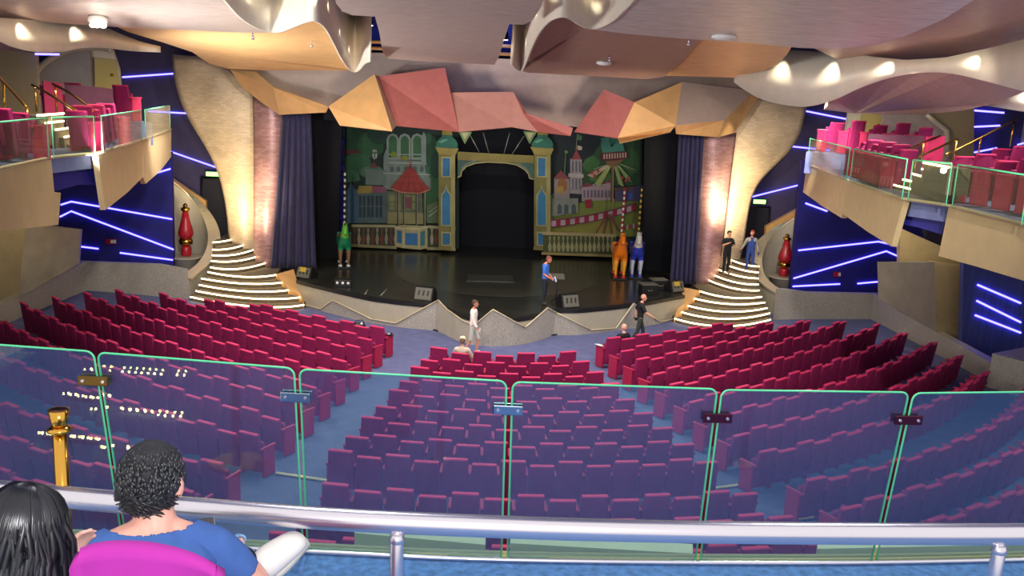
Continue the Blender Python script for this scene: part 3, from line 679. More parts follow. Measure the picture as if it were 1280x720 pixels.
# pale lit nosing strips where the stalls aisles step
for i, (a, b, l) in enumerate([((886, 612), (945, 604), 'pale aisle step strip in front of the rear right block'), ((345, 592), (413, 602), 'pale aisle step strip left of the rear centre block'), ((985, 652), (1017, 647), 'pale aisle step strip at the rear right block end, near the rail'), ((1222, 483), (1262, 481), 'pale step strip by the stone block at the right wall')]):
    p, q = onz(*a, .02), onz(*b, .02); mb = MB(); d = (q-p).normalized(); nn = V((-d.y, d.x, 0))
    mb.slab([p-nn*.04, q-nn*.04, q+nn*.04, p+nn*.04], (0, 0, .03)); tag(mb.build('step_strip', M['trim']), l, 'step strip', 'pale aisle step strips')

# ================================================================== SIDE BALCONIES
BZ = 6.5
def vpoly(top, pts, Yfix=None, th=.1, outsign=1):
    """vertical sheet through the line between two plan points; outline given in picture points"""
    a, b = top; d = (b-a); d.z = 0; n = V((d.y, -d.x, 0)).normalized()
    return [onp(x, y, a, n) for x, y in pts], n
def fascia(name, a, b, pts, m, label, shift=0.0):
    A, B = onz(*a, BZ), onz(*b, BZ)
    d = B-A; n = V((d.y, -d.x, 0)).normalized()
    if n.dot(CAM-A) < 0: n = -n
    q = A-n*shift
    P = [onp(x, y, q, n) for x, y in pts]
    mb = MB(); mb.slab(P, n*-.12); o = mb.build(name, M[m]); tag(o, label, 'balcony front panel', 'balcony front panels')
    return o
LE = [(-90, 236), (0, 212), (64, 198), (122, 192.5), (180, 175), (214, 162)]
RE = [(1008, 205), (1060, 227), (1130, 250), (1186, 258), (1280, 282), (1380, 312)]
fascia('balcony_fascia', LE[1], LE[2], [(-90, 236), (0, 212), (64, 198), (68, 240), (76, 241), (73, 281), (0, 289), (-90, 299)], 'gold', 'long gold fascia panel at the near end of the left balcony')
fascia('balcony_fascia', LE[2], LE[3], [(64, 198.5), (122, 193), (128, 231), (97, 231), (69, 239)], 'navy_low', 'recessed dark blue fascia panel on the left balcony', .35)
fascia('balcony_fascia', LE[3], LE[4], [(122, 192.5), (180, 175), (179, 221), (160, 240), (132, 262.5)], 'gold', 'gold fascia panel with a drooping point on the left balcony')
fascia('balcony_fascia', LE[4], LE[5], [(180, 175), (214, 162), (214, 196), (200, 214), (182, 230), (179, 222)], 'gold', 'small gold fascia panel at the stage end of the left balcony')
fascia('balcony_fascia', RE[0], RE[1], [(1008.6, 205), (1060, 227), (1052, 272.6), (1028, 258), (1003.6, 240)], 'gold', 'small gold fascia panel at the stage end of the right balcony')
fascia('balcony_fascia', RE[1], RE[2], [(1060, 227), (1130, 250), (1122, 278), (1114, 308), (1085, 290), (1053, 267)], 'gold', 'gold fascia panel with a drooping point on the right balcony')
fascia('balcony_fascia', RE[2], RE[3], [(1130, 250), (1186, 258), (1177, 293), (1147, 284), (1123, 279)], 'navy_low', 'recessed dark blue fascia panel on the right balcony', .35)
fascia('balcony_fascia', RE[3], RE[4], [(1186, 258), (1280, 282), (1380, 312), (1380, 392), (1280, 351), (1220, 333), (1173, 320)], 'gold', 'long gold fascia panel at the near end of the right balcony')
for sd, E_, s in (('left', LE, -1), ('right', RE, 1)):
    e = [onz(x, y, BZ) for x, y in E_]
    e = [V((q.x+s*.16, q.y, q.z)) for q in e]
    if s < 0: poly = e+[V((-20.5, e[-1].y+1.5, BZ)), V((-20.5, e[0].y, BZ))]
    else: poly = e+[V((19.5, e[-1].y, BZ)), V((19.5, e[0].y+1.5, BZ))]
    mb = MB(); mb.slab([V((q.x, q.y, BZ-.02)) for q in poly], (0, 0, -.3)); struct(mb.build('floor_balcony_'+sd, M['carpet']))
    mb = MB(); mb.tube([p+up(.02)-V((s*.16, 0, 0)) for p in e], .035, 6); struct(mb.build('trim_5' if s < 0 else 'trim_6', M['trim']))
# glass sheets along the balcony fronts
BAL = {}
for sd, q in (('left', LE[3]), ('right', RE[2])): BAL[sd] = thing('glass_balustrade', 'low clear glass balustrade along the %s balcony front' % sd, 'balustrade', onz(*q, BZ), 0, 'glass balustrades of the side balconies')
def bglass(a, b, h, z0, label, m='side_glass', edge=False):
    p, q = onz(*a, z0), onz(*b, z0); d = (q-p).normalized(); p, q = p+d*.03, q-d*.03; n = V((d.y, -d.x, 0))*.012
    mb = MB(); mb.slab([p, q, q+up(h), p+up(h)], n); o = mb.build('glass_panel', M[m], BAL['left' if 'left' in label else 'right'])
    t = MB(); t.tube([p+up(h), q+up(h)], .016, 6); t.tube([p, p+up(h)], .012, 6); t.tube([q, q+up(h)], .012, 6); t.build('edge', M['green_edge'], o)
for a, b, l in (((-60, 227), (-5, 213.5), 'glass sheet at the near end of the left balcony front'), ((-3, 213), (62, 198.5), 'glass sheet over the long gold panel of the left balcony'), ((66, 198), (120, 192.7), 'glass sheet in front of the steps on the left balcony'), ((128, 191), (178, 175.6), 'glass sheet over the drooping gold panel of the left balcony'), ((182, 174.4), (213, 162.5), 'glass sheet at the stage end of the left balcony'),
    ((1009, 205.5), (1058, 226), 'glass sheet at the stage end of the right balcony'), ((1062, 227.6), (1128, 249.4), 'glass sheet over the drooping gold panel of the right balcony'), ((1133, 250.4), (1184, 257.7), 'glass sheet in front of the steps on the right balcony'), ((1189, 258.8), (1278, 281.4), 'glass sheet over the long gold panel of the right balcony'), ((1282, 282.5), (1370, 309), 'glass sheet at the near end of the right balcony')):
    bglass(a, b, .78, BZ+.03, l)
# lit steps between the seats
def bsteps(lines, side, z0):
    sg = -1 if side == 'left' else 1
    c = onz(*lines[0][0], z0); r = thing('balcony_steps', 'short flight of lit steps between the seats of the %s balcony' % side, 'steps', V((c.x, c.y, BZ)), 0, 'lit balcony steps')
    for k, (a, b) in enumerate(lines):
        z = z0+.17*k; A, B = onz(*a, z), onz(*b, z); mb = MB()
        d = (B-A).normalized(); bk = V((-d.y, d.x, 0)); 
        if bk.x*sg < 0: bk = -bk
        mb.slab([A, B, B+bk*.4, A+bk*.4], (0, 0, -min(.17+.17*k, .5))); s = mb.build('step', M['stair'], r)
        t = MB(); t.tube([A+up(.012)-bk*.01, B+up(.012)-bk*.01], .022, 6); t.build('lit_nosing', M['steplight'], s)
bsteps([((91, 181), (114, 177)), ((80, 172), (101, 168)), ((69, 163), (90, 160)), ((56, 154.5), (79, 152)), ((46, 145), (79, 142.5))], 'left', BZ+.05)
bsteps([((1118, 232), (1143, 238)), ((1129, 225), (1153, 230)), ((1141, 218), (1165, 224)), ((1153, 212), (1177, 218)), ((1155, 204), (1186, 210))], 'right', BZ+.05)
# balcony seats
LFZ = RFZ = BZ-.02
def brow(px, Y, zf, n, d, rz, fmt, side):
    p = ony(px, 150, Y); d = V(d).normalized()
    for i in range(n):
        q = p+d*(.62*i); place_seat((i % 2, 1 if i in (0, n-1) else 0), V((q.x, q.y, zf)), rz, fmt % ORD[i], 'seats of the %s balcony' % side, 'balcony seat')
    return p, p+d*(.62*(n-1))
dL = onz(*LE[5], BZ)-onz(*LE[3], BZ); dR = onz(*RE[0], BZ)-onz(*RE[2], BZ); dL.z = dR.z = 0
brow(108, 21.0, LFZ, 6, dL, -.4, 'red balcony seat on the left balcony beyond the steps, %s from the steps', 'left')
brow(36, 18.6, LFZ, 5, (-.05, -1, 0), -.4, 'red balcony seat on the left balcony near the picture edge, %s from the steps', 'left')
e0 = brow(72, 26, BZ+.42, 4, (.8, .6, 0), -.4, 'red seat on the raised row of the left balcony, %s from the red end panel', 'left')
brow(1129, 20.6, RFZ, 7, dR, .4, 'red balcony seat on the right balcony beyond the steps, %s from the steps', 'right')
brow(1198, 18.4, RFZ, 7, (0.12, -1, 0), .4, 'red balcony seat on the right balcony near the picture edge, %s from the steps', 'right')
e1 = brow(1244, 19.9, BZ+.12, 6, (0.12, -1, 0), .4, 'red balcony seat in the second row under the long handrail, %s from the steps', 'right')
e2 = brow(1150, 26, BZ+.42, 5, (-.8, .6, 0), .4, 'red seat on the raised row of the right balcony, %s from the red end panel', 'right')
for nm, (p, q), zf, zb, wd in (('floor_riser_left', e0, BZ+.42, LFZ, 1.3), ('floor_riser_right', e1, BZ+.12, RFZ, .7), ('floor_riser_back', e2, BZ+.42, RFZ, 1.3)):
    d = (q-p); d.z = 0; d.normalize(); n = V((d.y, -d.x, 0))
    mb = MB(); c = [p-d*.5-n*.5, q+d*.5-n*.5, q+d*.5+n*.5, p-d*.5+n*.5]; mb.slab([V((t.x, t.y, zb-.2)) for t in c], (0, 0, zf-zb+.2)); struct(mb.build(nm, M['carpet']))
# parapet with grey glass in front of the raised rows, and red end panels
def upright(name, a, b, ya, yb, Y, m, label, cat, th=.06, group=None):
    p, q = ony(*a, Y), ony(*b, Y+.3); p.z = q.z = BZ-.1; d = (q-p).normalized(); n = V((d.y, -d.x, 0))*th
    P = [p, q, V((q.x, q.y, zat(q.x, q.y, yb))), V((p.x, p.y, zat(p.x, p.y, ya)))]
    mb = MB(); mb.slab(P, n); return tag(mb.build(name, M[m]), label, cat, group)
upright('seat_end_panel', (55, 142), (78, 139), 101, 104, 24.6, 'seat_side', 'tall red end panel of the raised row on the left balcony', 'seat end panel', .08, 'red seat end panels')
upright('seat_end_panel', (1153, 205), (1173, 208), 171, 170, 24.6, 'seat_side', 'tall red end panel of the raised row on the right balcony', 'seat end panel', .08, 'red seat end panels')
upright('seat_screen', (82, 130), (142, 131), 105, 111, 24.9, 'plum', 'low plum-coloured screen in front of the raised row on the left balcony', 'seat screen', .06, 'plum seat screens')
upright('seat_screen', (1082, 185), (1150, 196), 167, 170, 24.9, 'plum', 'low plum-coloured screen in front of the raised row on the right balcony', 'seat screen', .06, 'plum seat screens')
# brass handrails
def handrail(lines, Y, label, r=.03):
    """first line is the rail, the others its posts"""
    w0 = [ony(x, y, Y+dy) for x, y, dy in lines[0]]
    mb = MB(); mb.tube(spline(w0, 4), r, 8); o = tag(mb.build('brass_handrail', M['brass']), label, 'handrail', 'brass balcony handrails')
    for (x, y, dy, y2) in lines[1:]:
        t = ony(x, y, Y+dy); b = V((t.x, t.y, zat(t.x, t.y, y2))); k = MB(); k.tube([b, t], r*.85, 8); k.build('post', M['brass'], o)
handrail([[(40, 106, 0), (62, 118, -.8), (98, 141, -2)], (44, 108, 0, 140), (98, 141, -2, 172)], 23, 'brass handrail on the far side of the left balcony steps')
handrail([[(66, 105, 1), (90, 118, 0), (115, 137, -1.2)], (69, 106, 1, 140), (115, 137, -1.2, 177)], 22.5, 'brass handrail on the near side of the left balcony steps')
handrail([[(-30, 78, 1), (0, 98, 0), (34, 135, -1.5)], (4, 102, 0, 150), (34, 135, -1.5, 160)], 20, 'brass handrail over the seats at the edge of the picture on the left balcony')
handrail([[(1120, 195, -1), (1152, 179, .4), (1175, 170, 1.2)], (1118, 196, -1, 232), (1155, 178, .4, 200)], 23.5, 'brass handrail on the far side of the right balcony steps')
handrail([[(1143, 199, -1), (1172, 185, .2), (1197, 174, 1.2)], (1145, 199, -1, 226), (1196, 174, 1.2, 204)], 23, 'brass handrail on the near side of the right balcony steps')
handrail([[(1182, 194, -.5), (1230, 170, .8), (1271, 148, 2)], (1226, 172, .8, 196), (1268, 150, 2, 184)], 22.5, 'long brass handrail rising to the right edge over the right balcony')
# back of the balconies: arches, yellow doors, beige walls
def ywall(name, px, Y, m, th=.2): 
    mb = MB(); mb.slab([ony(x, y, Y) for x, y in px], (0, th, 0)); return struct(mb.build(name, M[m]))
arcL = spl2([(44, 92), (52, 82), (64, 73), (80, 65), (96, 61), (112, 59.5), (128, 60), (140, 63)], 3)
ywall('wall_arch_left', [(46, 160)]+[(x, y+2) for x, y in arcL if x < 116]+[(116, 160)], 35.2, 'beige')
ywall('wall_gold_left', [(113, 60), (140, 62), (148, 85), (155, 160), (113, 160)], 35.6, 'cream')
ywall('wall_edge_left', [(-160, 55), (0, 62), (45, 62), (46, 90), (50, 170), (-160, 190)], 33.5, 'gold')
mb = MB(); mb.tube([ony(x, y, 34.9) for x, y in arcL], .11, 8); struct(mb.build('trim_7', M['trim']))
def ydoor(name, px, Y):
    mb = MB(); mb.slab([ony(x, y, Y) for x, y in px], (0, .06, 0)); d = struct(mb.build(name, M['door']))
    hx = px[1][0]-4; c = ony(hx, (px[1][1]+px[2][1])/2, Y-.06); k = MB(); k.ball(c, .06); k.build('door_handle', M['brass'], d)
ydoor('door_3', [(118, 72), (144, 75), (150, 113), (119, 112)], 35.3); ydoor('door_4', [(1078, 140), (1102, 144), (1098, 170), (1073, 166)], 35.3)
strip([(44, 67.5), (74, 68)], 33.2, 'short violet light strip above the left balcony arch', G1)
ywall('wall_gold_right', [(1062, 138), (1108, 143), (1100, 185), (1055, 180)], 35.6, 'cream')
ywall('wall_arch_right', [(1106, 140), (1160, 142), (1168, 152), (1183, 162), (1182, 215), (1095, 200)], 34.6, 'soffit')
ywall('wall_edge_right', [(1165, 141), (1218, 130), (1217, 210), (1182, 205), (1183, 164), (1168, 151)], 34, 'gold')
mb = MB(); mb.tube([ony(x, y, 33.8) for x, y in [(1158, 142), (1168, 151), (1184, 163), (1185, 200)]], .10, 8); struct(mb.build('trim_8', M['trim']))
ywall('wall_blue_balcony_right', [(1216, 120), (1275, 135), (1330, 140), (1330, 240), (1216, 215)], 34.4, 'navy')
for a, b, l in (((1217, 138), (1255, 141), 'top violet strip of three behind the right balcony seats'), ((1218, 158.5), (1250, 157), 'middle violet strip of three behind the right balcony seats'), ((1218, 190.5), (1246, 185), 'bottom violet strip of three behind the right balcony seats'), ((1272, 181), (1290, 176), 'short violet strip at the right edge behind the balcony handrail')):
    strip([a, b], 34.2, l, G1)
# ================================================================== ON THE STAGE
BY = 42.6
PC = {}
def pm(rgb):
    k = 'paint_%d_%d_%d' % rgb
    if k not in PC: PC[k] = mat(k, rgb, .8, noise=.18, nscale=1.5)
    return PC[k]
class Painted:
    """flat scenery cloth: painted shapes a few millimetres proud of each other, all in one mesh"""
    def __init__(s, Y): s.Y = Y; s.mb = MB(); s.ms = []; s.k = 0
    def _mi(s, rgb):
        m = pm(rgb)
        if m not in s.ms: s.ms.append(m)
        return s.ms.index(m)
    def poly(s, pts, rgb):
        s.k += 1; s.mb.face([ony(x, y, s.Y-.004*s.k) for x, y in pts], s._mi(rgb))
    def line(s, pts, w, rgb):
        s.k += 1; mi = s._mi(rgb)
        for (a, b), (c, d) in zip(pts, pts[1:]):
            L = math.hypot(c-a, d-b) or 1; nx, ny = -(d-b)/L*w/2, (c-a)/L*w/2
            s.mb.face([ony(x, y, s.Y-.004*s.k) for x, y in [(a+nx, b+ny), (c+nx, d+ny), (c-nx, d-ny), (a-nx, b-ny)]], mi)
    def rect(s, x0, y0, x1, y1, rgb, sk=.035):
        # the house leans a touch in the picture: keep verticals vertical
        s.poly([(x0, y0+0), (x1, y0+(x1-x0)*sk), (x1, y1+(x1-x0)*sk), (x0, y1)], rgb)
    def blob(s, cx, cy, rx, ry, rgb, n=14, jit=.18):
        s.poly([(cx+rx*(1+random.uniform(-jit, jit))*math.cos(6.283*i/n), cy+ry*(1+random.uniform(-jit, jit))*math.sin(6.283*i/n)) for i in range(n)], rgb)
def A6(l): return [(400+x/3.6, 140+y/3.6) for x, y in l]
def A7(l): return [(620+x/3.6, 140+y/3.6) for x, y in l]
P = Painted(BY)
# ---- left half: palace, bandstand, shop fronts and balustrade
P.poly(A6([(85, 40), (625, 40), (625, 615), (540, 620), (130, 605), (85, 600)]), (26, 44, 38))
for cx, cy, rx, ry, c in [(150, 130, 60, 70, (34, 70, 48)), (230, 150, 60, 60, (40, 84, 52)), (170, 230, 70, 45, (46, 92, 60)), (480, 180, 50, 90, (44, 84, 58)), (500, 320, 45, 80, (50, 96, 62)), (130, 290, 50, 30, (58, 104, 74)), (260, 110, 50, 35, (30, 58, 48)), (490, 430, 40, 60, (54, 92, 58)), (230, 270, 60, 26, (70, 106, 84)), (520, 240, 26, 60, (36, 70, 54))]:
    q = A6([(cx, cy)])[0]; P.blob(q[0], q[1], rx/3.6, ry/3.6, c)
P.poly(A6([(100, 172), (172, 172), (172, 186), (100, 188)]), (98, 36, 48))
P.blob(*A6([(246, 190)])[0], 3.4, 6, (150, 160, 150)); P.line(A6([(246, 176), (246, 208)]), 1.2, (40, 60, 54)); P.line(A6([(234, 184), (258, 184)]), 1.2, (40, 60, 54))
P.poly(A6([(222, 250), (242, 225), (262, 250)]), (110, 48, 56))
# palace
P.poly(A6([(290, 215), (470, 220), (475, 270), (500, 300), (500, 350), (285, 350)]), (112, 126, 116))
P.poly(A6([(205, 258), (300, 262), (300, 330), (205, 328)]), (96, 112, 104))
for x in (300, 354, 410):
    P.poly(A6([(x, 215), (x, 120), (x+8, 104), (x+26, 96), (x+46, 104), (x+54, 120), (x+54, 215)]), (124, 138, 128))
    P.poly(A6([(x+9, 205), (x+9, 126), (x+16, 112), (x+27, 106), (x+39, 112), (x+46, 126), (x+46, 205)]), (52, 92, 60))
    P.line(A6([(x, 190), (x+54, 192)]), 1.1, (140, 152, 140))
P.blob(*A6([(332, 192)])[0], 4, 4, (112, 124, 40)); P.blob(*A6([(380, 207)])[0], 5, 3, (124, 128, 44))
for x in (316, 345, 380, 420, 450):
    P.poly(A6([(x, 268), (x, 250), (x+8, 242), (x+16, 250), (x+16, 268)]), (74, 90, 88))
P.line(A6([(290, 228), (470, 232)]), 1.6, (146, 156, 146)); P.line(A6([(285, 276), (495, 282)]), 1.6, (142, 152, 142))
P.poly(A6([(455, 110), (468, 88), (478, 112), (478, 240), (455, 236)]), (116, 130, 122))
P.poly(A6([(286, 200), (298, 165), (305, 200), (305, 260), (286, 258)]), (116, 130, 122))
# shop fronts
P.poly(A6([(115, 350), (300, 345), (300, 500), (115, 500)]), (78, 96, 96))
for x in (175, 212, 250): P.poly(A6([(x, 378), (x+30, 376), (x+30, 474), (x, 474)]), (40, 58, 66)); P.line(A6([(x+15, 378), (x+15, 474)]), .6, (100, 116, 112)); P.line(A6([(x, 425), (x+30, 424)]), .6, (100, 116, 112))
P.poly(A6([(165, 368), (175, 332), (232, 332), (236, 364)]), (140, 124, 58)); P.poly(A6([(236, 364), (232, 332), (292, 336), (300, 362)]), (126, 72, 92))
P.poly(A6([(112, 372), (140, 318), (172, 372), (172, 500), (112, 500)]), (62, 92, 112)); P.line(A6([(130, 370), (130, 500)]), 1.0, (92, 122, 136)); P.line(A6([(150, 370), (150, 500)]), 1.0, (40, 70, 92))
P.poly(A6([(300, 355), (460, 360), (460, 505), (300, 503)]), (88, 100, 78))
for x in (312, 386): P.poly(A6([(x, 372), (x+52, 374), (x+52, 440), (x, 440)]), (120, 124, 82)); P.line(A6([(x+26, 372), (x+26, 440)]), 1.0, (70, 84, 64)); P.line(A6([(x, 404), (x+52, 406)]), 1.0, (70, 84, 64))
P.poly(A6([(305, 450), (470, 454), (470, 505), (305, 503)]), (130, 126, 84)); P.poly(A6([(384, 382), (412, 384), (412, 436), (384, 434)]), (120, 70, 78))
P.poly(A6([(480, 420), (530, 400), (535, 500), (480, 500)]), (84, 104, 70)); P.line(A6([(490, 470), (530, 440)]), 1, (150, 160, 140)); P.line(A6([(492, 450), (528, 424)]), .8, (150, 160, 140))
# bandstand
for x, w in ((352, 3.2), (378, 2.2), (434, 2.2), (470, 3.0)): P.line(A6([(x, 352), (x, 512)]), w, (74, 62, 52)); P.line(A6([(x+3, 352), (x+3, 512)]), w*.3, (150, 150, 120))
P.poly(A6([(318, 340), (350, 305), (385, 262), (405, 238), (426, 262), (455, 305), (492, 346), (450, 362), (370, 358)]), (140, 52, 46))
for a, b in (((405, 240), (360, 352)), ((405, 240), (395, 360)), ((405, 240), (432, 361)), ((405, 240), (466, 356))): P.line(A6([a, b]), .5, (84, 30, 34))
P.line(A6([(338, 318), (470, 324)]), .5, (96, 36, 36)); P.line(A6([(362, 290), (445, 294)]), .5, (96, 36, 36)); P.poly(A6([(401, 240), (405, 214), (410, 240)]), (150, 70, 60))
P.line(A6([(320, 346), (370, 362), (450, 366), (492, 350)]), 1.4, (176, 108, 84))
# balustrade
P.poly(A6([(140, 505), (535, 512), (535, 615), (140, 600)]), (52, 60, 44))
for i in range(19):
    x = 150+i*20.5; 
    if 335 < x < 485: continue
    c = (140, 134, 104) if i % 2 else (108, 58, 52)
    P.poly(A6([(x, 524), (x+10, 524), (x+7, 545), (x+13, 570), (x+9, 596), (x+1, 596), (x-3, 570), (x+3, 545)]), c)
P.line(A6([(140, 512), (340, 514)]), 3.4, (150, 146, 106)); P.line(A6([(485, 516), (540, 520)]), 3.4, (150, 146, 106)); P.line(A6([(135, 600), (345, 610)]), 3.6, (130, 126, 84)); P.line(A6([(480, 614), (545, 616)]), 3.6, (130, 126, 84))
P.poly(A6([(338, 515), (365, 508), (450, 512), (484, 512), (484, 612), (450, 620), (370, 612), (338, 604)]), (158, 150, 108))
P.poly(A6([(346, 532), (368, 536), (368, 592), (346, 588)]), (44, 92, 138)); P.poly(A6([(384, 544), (438, 546), (438, 600), (384, 598)]), (52, 104, 150)); P.poly(A6([(452, 540), (472, 534), (472, 598), (452, 604)]), (56, 112, 120))
P.line(A6([(338, 518), (365, 524), (450, 526), (484, 516)]), 2.2, (186, 178, 132)); P.line(A6([(376, 524), (376, 612)]), 1.4, (186, 178, 132)); P.line(A6([(446, 526), (446, 614)]), 1.4, (186, 178, 132))
# ---- right half: castle, chair swing ride, striped track
P.poly(A7([(225, 60), (660, 60), (660, 640), (225, 640)]), (22, 32, 36))
P.poly(A7([(390, 230), (440, 190), (470, 140), (540, 110), (650, 120), (650, 330), (500, 330), (390, 340)]), (40, 72, 42))
for cx, cy, rx, ry, c in [(430, 240, 40, 40, (56, 96, 50)), (600, 230, 46, 60, (48, 88, 50)), (550, 150, 60, 26, (34, 64, 46)), (280, 400, 50, 40, (74, 110, 56)), (470, 290, 50, 30, (70, 100, 54)), (510, 130, 40, 20, (58, 120, 100))]:
    q = A7([(cx, cy)])[0]; P.blob(q[0], q[1], rx/3.6, ry/3.6, c)
P.poly(A7([(225, 440), (420, 400), (650, 380), (650, 560), (225, 560)]), (108, 118, 52)); P.poly(A7([(225, 500), (420, 470), (540, 500), (540, 550), (225, 550)]), (132, 128, 56))
P.poly(A7([(334, 210), (386, 214), (388, 370), (332, 366)]), (140, 132, 132)); P.poly(A7([(326, 276), (394, 280), (394, 296), (326, 292)]), (164, 154, 150))
P.poly(A7([(340, 214), (362, 168), (384, 214)]), (130, 58, 60)); P.line(A7([(360, 170), (366, 100)]), .8, (120, 120, 100)); P.poly(A7([(366, 100), (388, 108), (384, 128), (364, 124)]), (60, 110, 70)); P.poly(A7([(366, 150), (388, 156), (386, 172), (366, 170)]), (170, 150, 140))
for x in (342, 358, 374): P.poly(A7([(x, 220), (x+6, 220), (x+6, 270), (x, 270)]), (84, 84, 96)); P.poly(A7([(x, 300), (x+6, 300), (x+6, 350), (x, 350)]), (96, 94, 104))
P.poly(A7([(262, 300), (330, 300), (332, 400), (260, 400)]), (128, 116, 112)); P.poly(A7([(256, 302), (292, 262), (334, 302)]), (118, 62, 60)); P.blob(*A7([(296, 330)])[0], 6, 9, (128, 84, 48)); P.blob(*A7([(290, 350)])[0], 5, 5, (150, 120, 60))
P.line(A7([(308, 280), (314, 180)]), 1.6, (70, 100, 60)); P.blob(*A7([(316, 180)])[0], 2.4, 2.4, (84, 120, 74))
P.poly(A7([(386, 334), (516, 312), (516, 396), (386, 402)]), (146, 128, 130)); P.poly(A7([(382, 336), (410, 316), (440, 332), (470, 310), (500, 318), (520, 300), (520, 318), (386, 340)]), (112, 52, 62))
for x in range(394, 512, 16): P.poly(A7([(x, 352), (x+8, 351), (x+8, 384), (x, 386)]), (92, 84, 100))
P.poly(A7([(250, 390), (370, 388), (370, 452), (250, 470)]), (118, 120, 108)); 
for x in (276, 306, 340): P.poly(A7([(x, 460), (x, 424), (x+9, 412), (x+20, 424), (x+20, 456)]), (60, 76, 78))
P.poly(A7([(400, 396), (430, 392), (432, 430), (404, 434)]), (130, 32, 44))
P.poly(A7([(535, 350), (650, 330), (650, 400), (535, 402)]), (66, 62, 92)); P.poly(A7([(530, 340), (620, 336), (620, 350), (530, 352)]), (80, 60, 52)); P.poly(A7([(596, 366), (612, 366), (612, 392), (596, 392)]), (40, 80, 170))
# chair swing ride
P.line(A7([(524, 205), (522, 410)]), 3.0, (96, 70, 54)); P.line(A7([(528, 205), (526, 410)]), .8, (170, 140, 90))
for a, b, c in (((512, 236), (452, 330), (136, 150, 84)), ((500, 240), (420, 290), (172, 150, 120)), ((536, 240), (560, 330), (130, 146, 82)), ((556, 232), (620, 270), (110, 140, 80)), ((548, 238), (596, 310), (120, 150, 90))):
    (x, y), (u, v_) = a, b; P.poly(A7([(x-6, y), (x+10, y+4), (u+16, v_+6), (u-10, v_-6)]), c)
for a, b in (((512, 240), (420, 282)), ((520, 238), (455, 326)), ((532, 238), (566, 334)), ((545, 236), (606, 300)), ((556, 232), (630, 262)), ((505, 236), (440, 258))): P.line(A7([a, b]), .5, (176, 176, 140))
P.poly(A7([(470, 198), (482, 184), (580, 174), (594, 186), (592, 208), (530, 222), (478, 218)]), (92, 32, 40))
for i in range(9): P.poly(A7([(484+i*12, 190-i*.9), (490+i*12, 189-i*.9), (490+i*12, 212-i*.9), (484+i*12, 213-i*.9)]), (176, 160, 140))
P.poly(A7([(470, 150), (500, 110), (520, 160), (560, 108), (580, 176), (480, 184)]), (60, 120, 104)); P.poly(A7([(490, 222), (575, 214), (540, 246), (512, 246)]), (116, 90, 60))
for (x, y) in ((424, 270), (436, 284), (452, 262), (560, 292), (578, 306), (588, 296)): P.poly(A7([(x, y), (x+12, y-5), (x+14, y+8), (x+3, y+12)]), (164, 60, 64))
# striped track
N_ = 19
for i in range(N_):
    t0, t1 = i/N_, (i+1)/N_; f = lambda t: (228+t*402, 490-t*78-12*math.sin(math.pi*t)*-1)
    (x0, y0), (x1, y1) = f(t0), f(t1); c = (158, 140, 146) if i % 2 else (134, 26, 46)
    P.poly(A7([(x0, y0), (x1, y1), (x1, y1+28), (x0, y0+30)]), c)
P.line(A7([f(i/10) for i in range(11)]), 1.6, (104, 36, 60)); P.line(A7([(x, y+30) for x, y in [f(i/10) for i in range(11)]]), 1.2, (90, 40, 66))
for a, b in (((505, 460), (450, 545)), ((508, 460), (485, 548)), ((512, 460), (525, 548)), ((516, 458), (560, 540))): P.line(A7([a, b]), 1.8, (112, 58, 58))
for i in range(6): P.poly(A7([(560+i*14, 512-i*2), (567+i*14, 511-i*2), (567+i*14, 532-i*2), (560+i*14, 533-i*2)]), (150, 40, 60) if i % 2 else (160, 146, 150))
# balustrade right
P.poly(A7([(212, 545), (540, 552), (540, 645), (212, 640)]), (64, 70, 36))
for i in range(15):
    x = 238+i*20; P.poly(A7([(x, 560), (x+9, 560), (x+6, 582), (x+13, 605), (x+10, 628), (x, 628), (x-4, 605), (x+3, 582)]), (138, 134, 92))
P.line(A7([(210, 546), (540, 556)]), 4.0, (152, 136, 96)); P.line(A7([(205, 636), (540, 648)]), 3.2, (134, 118, 70))
o = P.mb.build('painted_backdrop', P.ms, recalc=False)
tag(o, 'painted fairground backdrop with palace, bandstand and swing ride at the back of the stage', 'stage backdrop')
# dark cloth behind everything
mb = MB(); mb.slab([ony(418, 120, 44.2), ony(830, 120, 44.2), ony(830, 330, 44.2), ony(418, 322, 44.2)], (0, .05, 0)); tag(mb.build('backcloth', M['black']), 'plain black cloth hanging behind the painted gateway', 'stage cloth')
